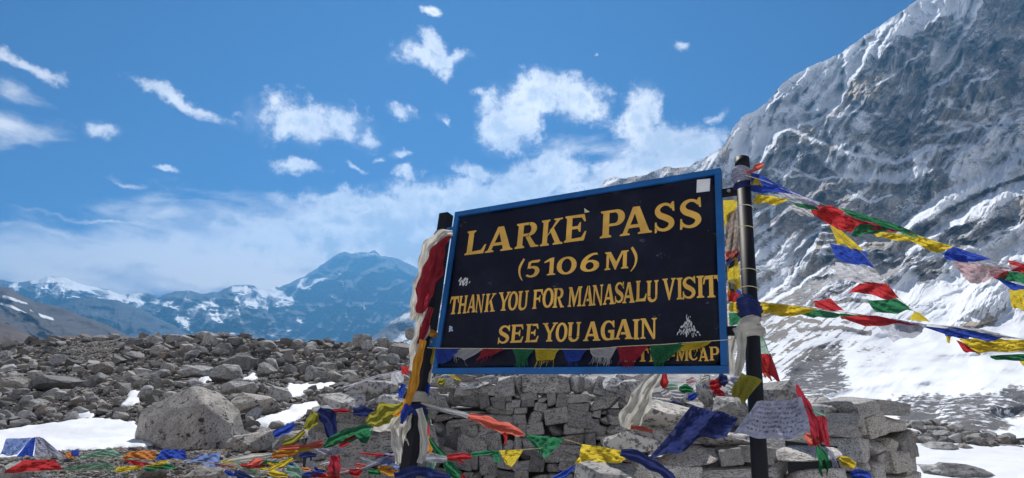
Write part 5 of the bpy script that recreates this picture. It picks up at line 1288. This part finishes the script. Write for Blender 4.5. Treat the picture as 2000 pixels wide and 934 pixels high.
for i, (x, y, w, h) in enumerate([(1310, 755, 14, 8), (1325, 770, 16, 8), (1340, 760, 14, 9), (1300, 765, 10, 8), (1352, 775, 12, 7), (1398, 752, 12, 14), (1412, 742, 10, 14), (1405, 768, 12, 8), (1430, 750, 12, 10), (1440, 742, 14, 9), (1432, 765, 10, 8), (1320, 790, 14, 6), (1375, 742, 12, 6), (1350, 745, 10, 8), (1270, 742, 10, 6), (890, 738, 14, 3), (862, 746, 9, 8), (905, 752, 8, 5)]):
    col = ['mint', 'white', 'green', 'white', 'blue', 'red', 'navy', 'crimson', 'white', 'lavender', 'white', 'navy', 'khata', 'pink', 'tan', 'yellow', 'olive', 'white'][i]
    a = rt.uniform(-.8, .8); strip([(x - w * math.cos(a), y - w * math.sin(a) * .7, h * .5), (x, y, h), (x + w * math.cos(a), y + w * math.sin(a) * .7, h * .4)], col, 5.5 if x > 1000 else 7.6, s, folds=2.2)
cord([(1270, 745), (1330, 765), (1400, 760), (1440, 745)], 5.55, s, r=.002)

# -- left post scarves
def lY(px, py, w=.03): return sY(px, py, w)
t_ = empty('khata_scarf', sw(-.1, 1.05), 'long white silk scarf tied near the top of the left post and blown left', 'scarf', 'ceremonial scarves tied to the posts')
Yl = 4.25
strip([(884, 455, 5), (862, 459, 9), (844, 482, 17), (832, 520, 16), (822, 560, 14), (814, 600, 14), (808, 625, 7)], 'khata', Yl, t_, name='scarf_tail', nv=21, folds=2)
strip([(830, 600, 10), (824, 640, 14), (814, 680, 12), (806, 725, 8)], 'khata', Yl, t_, name='scarf_tail', folds=2)
wrap(-.115, 1.045, .056, .05, 'khata', t_, woff=-.035)
t_ = empty('khata_scarf', sw(-.12, .95), 'deep red scarf with ragged lower edge hanging from the left post', 'scarf', 'ceremonial scarves tied to the posts')
strip([(880, 462, 3), (864, 475, 8), (852, 505, 17), (838, 545, 19), (826, 585, 14), (819, 612, 7)], 'crimson', Yl - .05, t_, name='scarf_tail', nv=21, folds=1.6); strip([(842, 600, 5), (830, 640, 8), (818, 672, 5)], 'crimson', Yl - .03, t_, name='scarf_tail')
t_ = empty('khata_scarf', sw(-.12, .28), 'orange gold scarf knotted low on the left post with a long tail', 'scarf', 'ceremonial scarves tied to the posts')
wrap(-.115, .285, .062, .055, 'gold', t_, lump=.5, woff=-.035)
strip([(826, 664, 6), (818, 700, 8), (808, 745, 9), (797, 785, 7), (780, 806, 5), (768, 812, 3)], 'gold', 4.0, t_, name='scarf_tail')
t_ = empty('cloth_wrap', sw(-.115, -.18), 'blue and white cloth knotted round the left post below the board', 'cloth')
wrap(-.115, -.16, .064, .07, 'khata', t_, woff=-.035, lump=.4); wrap(-.117, -.235, .068, .075, 'navy', t_, woff=-.035, lump=.5)
strip([(800, 792, 9, 3.95), (790, 808, 7, 3.95), (784, 828, 3, 3.95)], 'blue', 3.95, t_, name='cloth_tail')
t_ = empty('khata_scarf', at(800, 850, 3.95), 'cream white scarf hanging either side of the foot of the left post', 'scarf', 'ceremonial scarves tied to the posts')
strip([(796, 796, 12), (784, 830, 18), (780, 870, 16), (784, 905, 10)], 'khata', 4.2, t_, name='scarf_tail', nv=21, folds=2); strip([(818, 798, 6), (826, 830, 8), (828, 870, 8), (820, 905, 5)], 'khata', 3.9, t_, name='scarf_tail')
flag([(742, 818), (790, 800), (786, 850), (722, 838)], 'khata', 4.3, t_, amp=.8, name='scarf_tail')
t_ = empty('prayer_flag', at(750, 812, 4.2), 'bunched yellow flag blown left of the left post', 'prayer flag')
strip([(716, 826, 6), (730, 820, 14), (752, 808, 20), (772, 800, 12), (790, 790, 6)], 'olive', 4.15, t_, name='flag_cloth', nv=21, folds=2.3)
s = string('narrow string of small flags hanging down behind the left edge of the board', (846, 680), 4.3)
for col, pts in [('yellow', [(852, 668, 3), (848, 690, 4), (844, 712, 3)]), ('khata', [(846, 715, 2), (841, 735, 4), (838, 748, 3)]), ('blue', [(838, 750, 3), (834, 765, 5), (832, 776, 4)]), ('yellow', [(832, 778, 4), (835, 792, 5)]), ('green', [(834, 800, 2), (832, 825, 4)]), ('red', [(833, 832, 4), (836, 848, 5)]), ('gold', [(836, 852, 4), (840, 875, 6), (836, 885, 2)])]:
    strip(pts, col, 4.25, s)
cord([(856, 655), (848, 690), (838, 750), (833, 800), (834, 850), (838, 890)], 4.27, s, r=.0018)
s = string('wind-stretched string from the left post knot to the yellow flag on the front wall', (828, 790), 4.0)
strip([(824, 788, 2), (860, 798, 4), (900, 808, 5), (920, 815, 3)], 'sheer_white', 4.0, s); strip([(915, 812, 5), (940, 820, 9), (975, 832, 11), (1005, 843, 9), (1024, 849, 2)], 'salmon', 3.95, s, folds=1.2)
strip([(985, 845, 4), (988, 856, 3), (986, 868, 1)], 'red', 3.95, s); flag([(1025, 847), (1104, 858), (1062, 896), (1046, 876)], 'green', 3.95, s, amp=.7)
cord([(822, 787), (915, 814), (1024, 848), (1104, 859), (1140, 870)], 3.97, s)
s = string('second lower string running right from the foot of the left post', (826, 892), 3.9)
strip([(824, 892, 5), (848, 896, 10), (874, 896, 3)], 'sheer_white', 3.9, s); strip([(873, 893, 5), (898, 892, 7), (921, 893, 4)], 'red', 3.9, s); strip([(895, 895, 3), (902, 905, 3)], 'red', 3.9, s)
strip([(921, 888, 4), (950, 884, 4), (974, 884, 3)], 'green', 3.9, s); flag([(960, 884), (976, 884), (977, 905), (966, 902)], 'green', 3.9, s, amp=.3, nu=8, nv=8); flag([(974, 880), (1023, 878), (1000, 912), (990, 908)], 'yellow', 3.9, s, amp=.3)
cord([(824, 892), (921, 890), (974, 882), (1024, 878), (1060, 875)], 3.92, s)
s = string('green and red string dropping steeply from the left post in front of the back wall', (838, 856), 4.1)
strip([(838, 856, 2), (852, 876, 6), (870, 898, 6)], 'green', 4.1, s); strip([(870, 905, 8), (885, 920, 11), (896, 934, 8)], 'green', 4.1, s); strip([(900, 926, 4), (908, 940, 4)], 'red', 4.1, s); strip([(845, 900, 8), (838, 920, 10), (850, 934, 8)], 'mint', 4.15, s)
cord([(836, 852), (870, 898), (910, 945)], 4.12, s, r=.0018)
t_ = empty('prayer_flag', at(810, 925, 3.8), 'blue flag wrapped across the very foot of the left post', 'prayer flag')
strip([(770, 930, 8), (810, 922, 11), (850, 926, 9), (880, 934, 5)], 'navy', 3.75, t_, name='flag_cloth')
t_ = empty('prayer_flag', at(1105, 922, 3.8), 'twisted blue flag at the bottom edge left of the front wall', 'prayer flag')
strip([(1080, 936, 4), (1105, 924, 6), (1122, 912, 3)], 'blue', 3.7, t_, name='flag_cloth')

# -- strings at the lower left
YL = 6.6
s = string('upper of the two flag strings low at the left edge with pale blue first flag', (0, 893), YL)
for col, q, am in [('pale_blue', [(12, 857), (62, 855), (34, 890), (0, 889)], .4), ('blue', [(62, 855), (70, 854), (64, 892), (32, 891)], .4), ('lavender', [(70, 853), (84, 855), (126, 890), (66, 892)], .5), ('blue', [(139, 880), (155, 879), (153, 891), (139, 891)], .6), ('orange', [(128, 885), (140, 884), (150, 896), (128, 895)], .5),
                   ('mint', [(160, 888), (216, 874), (246, 892), (154, 896)], .7), ('orange', [(256, 881), (308, 882), (300, 898), (232, 896)], .7), ('blue', [(318, 877), (361, 879), (366, 897), (300, 899)], .7), ('pale_blue', [(386, 889), (430, 884), (428, 911), (358, 905)], .7),
                   ('sheer_white', [(435, 895), (480, 893), (530, 884), (440, 905)], .5)]:
    flag(q, col, YL, s, amp=am)
cord([(-40, 894), (60, 893), (150, 894), (240, 897), (300, 899), (360, 904), (430, 906), (470, 902), (530, 889), (600, 880)], YL, s, r=.003)
s = string('lower of the two flag strings low at the left edge with the red flag', (0, 922), YL - .4)
for col, q, am in [('red', [(46, 898), (108, 899), (124, 919), (4, 923)], .5), ('sheer_green', [(130, 912), (210, 902), (230, 918), (124, 918)], .5), ('yellow', [(228, 912), (278, 909), (276, 917), (224, 924)], .5), ('red', [(238, 898), (260, 900), (300, 908), (262, 910)], .5), ('yellow', [(280, 912), (300, 904), (330, 899), (318, 910)], .5),
                   ('green', [(278, 912), (330, 905), (345, 915), (285, 920)], .4), ('red', [(408, 903), (440, 907), (468, 914), (430, 910)], .3)]:
    flag(q, col, YL - .4, s, amp=am)
cord([(-40, 924), (60, 921), (125, 919), (230, 918), (280, 912), (330, 901), (400, 903), (470, 913), (560, 930)], YL - .4, s, r=.003)
s = string('crumpled flag string running over the rubble up to the green flag by the left wall', (440, 905), 6.2)
for col, pts in [('khata', [(432, 903, 5), (480, 895, 6), (530, 888, 4)]), ('orange', [(531, 890, 6), (552, 888, 7), (580, 884, 3)]), ('yellow', [(540, 884, 3), (575, 881, 4), (606, 877, 3)]), ('salmon', [(545, 877, 4), (590, 873, 5), (630, 867, 7)]), ('olive', [(552, 868, 6), (575, 858, 6), (596, 842, 4)]),
                 ('green', [(632, 873, 4), (655, 860, 10), (690, 846, 13), (726, 840, 9)]), ('red', [(663, 872, 4), (678, 862, 6), (694, 852, 3)]), ('blue', [(535, 850, 6), (556, 840, 8), (576, 828, 5)])]:
    strip(pts, col, 6.1, s)
flag([(692, 846), (728, 840), (716, 868), (702, 862)], 'green', 6.0, s, amp=.5); flag([(614, 876), (678, 877), (650, 891), (636, 890)], 'lavender', 6.0, s, amp=.4)
cord([(430, 906), (530, 889), (632, 872), (728, 840), (790, 795)], 6.12, s, r=.003)
s = string('confusion of small flags along the bottom edge left of the left post', (480, 910), 5.6)
for col, pts in [('salmon', [(482, 912, 4), (497, 905, 8), (513, 898, 3)]), ('red', [(470, 908, 3), (500, 912, 3), (525, 908, 2)]), ('green', [(475, 914, 3), (492, 922, 5), (512, 928, 3)]), ('green', [(506, 910, 3), (528, 906, 6), (545, 908, 4)]), ('yellow', [(538, 912, 4), (556, 904, 6), (572, 895, 3)]), ('yellow', [(508, 916, 4), (535, 924, 6), (562, 930, 3)]),
                 ('navy', [(458, 922, 5), (475, 930, 8), (490, 940, 6)]), ('orange', [(590, 915, 3), (600, 918, 4), (610, 920, 3)]), ('blue', [(592, 926, 3), (612, 926, 6), (630, 922, 3)]), ('salmon', [(632, 926, 5), (648, 932, 6), (664, 930, 4)]), ('pink', [(640, 922, 2), (670, 920, 5), (702, 914, 4)]), ('red', [(682, 918, 3), (694, 924, 9), (705, 918, 4)]),
                 ('green', [(718, 920, 3), (730, 922, 6), (744, 926, 3)]), ('lavender', [(704, 915, 2), (735, 904, 5), (762, 892, 5), (778, 888, 3)]), ('pale_blue', [(740, 908, 8), (760, 902, 16), (780, 912, 10)]), ('gold', [(738, 916, 6), (756, 918, 9), (775, 926, 7)]), ('crimson', [(652, 890, 9), (654, 910, 12), (652, 934, 10)]), ('navy', [(584, 892, 4), (600, 888, 6), (618, 890, 3)]),
                 ('red', [(704, 885, 1.5), (740, 889, 2.5), (778, 893, 2)]), ('mint', [(560, 915, 8), (578, 922, 10), (590, 930, 6)])]:
    strip(pts, col, 5.4, s)
rt2 = random.Random(31)
for i in range(26):
    x = rt2.uniform(440, 775); y = 912 + (x - 440) / 335 * -2 + rt2.uniform(-12, 20); w = rt2.uniform(9, 18); a = rt2.uniform(-.5, .5); h = rt2.uniform(2, 6)
    strip([(x - w * math.cos(a), y - w * math.sin(a), h * .4), (x - w * .2, y + rt2.uniform(-3, 3), h), (x + w * math.cos(a), y + w * math.sin(a), h * .4)], rt2.choice(['white', 'salmon', 'green', 'yellow', 'blue', 'lavender', 'red', 'mint', 'khata', 'olive', 'navy', 'sheer_white']), 5.2 + rt2.random() * .5, s, folds=1.8)
cord([(440, 904), (500, 916), (560, 930), (640, 922), (704, 914), (780, 888)], 5.42, s, r=.0025); cord([(565, 896), (582, 910), (594, 922)], 5.42, s, r=.002, mat='cord_white')
t_ = empty('prayer_flag', at(610, 820, 6.5), 'olive and navy cloth draped over the left end of the shelter wall', 'prayer flag')
strip([(598, 838, 6), (608, 825, 11), (616, 806, 9)], 'olive', 6.3, t_, name='flag_cloth'); strip([(622, 800, 8), (640, 818, 16), (650, 855, 8)], 'navy', 6.35, t_, name='flag_cloth'); strip([(690, 803, 8), (710, 804, 10), (728, 808, 8)], 'navy', 6.5, t_, name='flag_cloth'); strip([(645, 803, 3), (665, 802, 4), (682, 803, 3)], 'crimson', 6.4, t_, name='flag_cloth')
t_ = empty('prayer_flag', at(780, 730, 6), 'small white and red flag blown behind the left post above the wall', 'prayer flag')
flag([(764, 728), (790, 724), (788, 748), (764, 750)], 'white', 5.8, t_, amp=.6, name='flag_cloth'); flag([(784, 715), (800, 717), (798, 732), (784, 730)], 'red', 5.75, t_, amp=.5, name='flag_cloth'); strip([(788, 750, 4), (784, 765, 6), (782, 778, 4)], 'blue', 5.75, t_, name='flag_cloth')
strip([(672, 762, 1), (720, 740, 2), (780, 725, 2)], 'sheer_white', 5.9, t_, name='flag_cloth')

# ---------------------------------------------------------------- haze
HAZE = 1.75e-4
hz = boxbm(-6500, 6500, -900, 6800, -330, 1560)
me = to_mesh(hz, 'haze'); o = link('haze', me); setp(o, 'thin blue mountain haze', 'haze', kind='stuff')
t = bpy.data.materials.new('mountain_haze'); t.use_nodes = True; nt = t.node_tree; nt.nodes.remove(nt.nodes['Principled BSDF'])
pv = nt.nodes.new('ShaderNodeVolumePrincipled'); pv.inputs['Color'].default_value = (.15, .49, 1.0, 1); pv.inputs['Density'].default_value = HAZE; pv.inputs['Anisotropy'].default_value = .36
nt.links.new(pv.outputs[0], nt.nodes['Material Output'].inputs['Volume']); me.materials.append(t)
t.cycles.homogeneous_volume = True
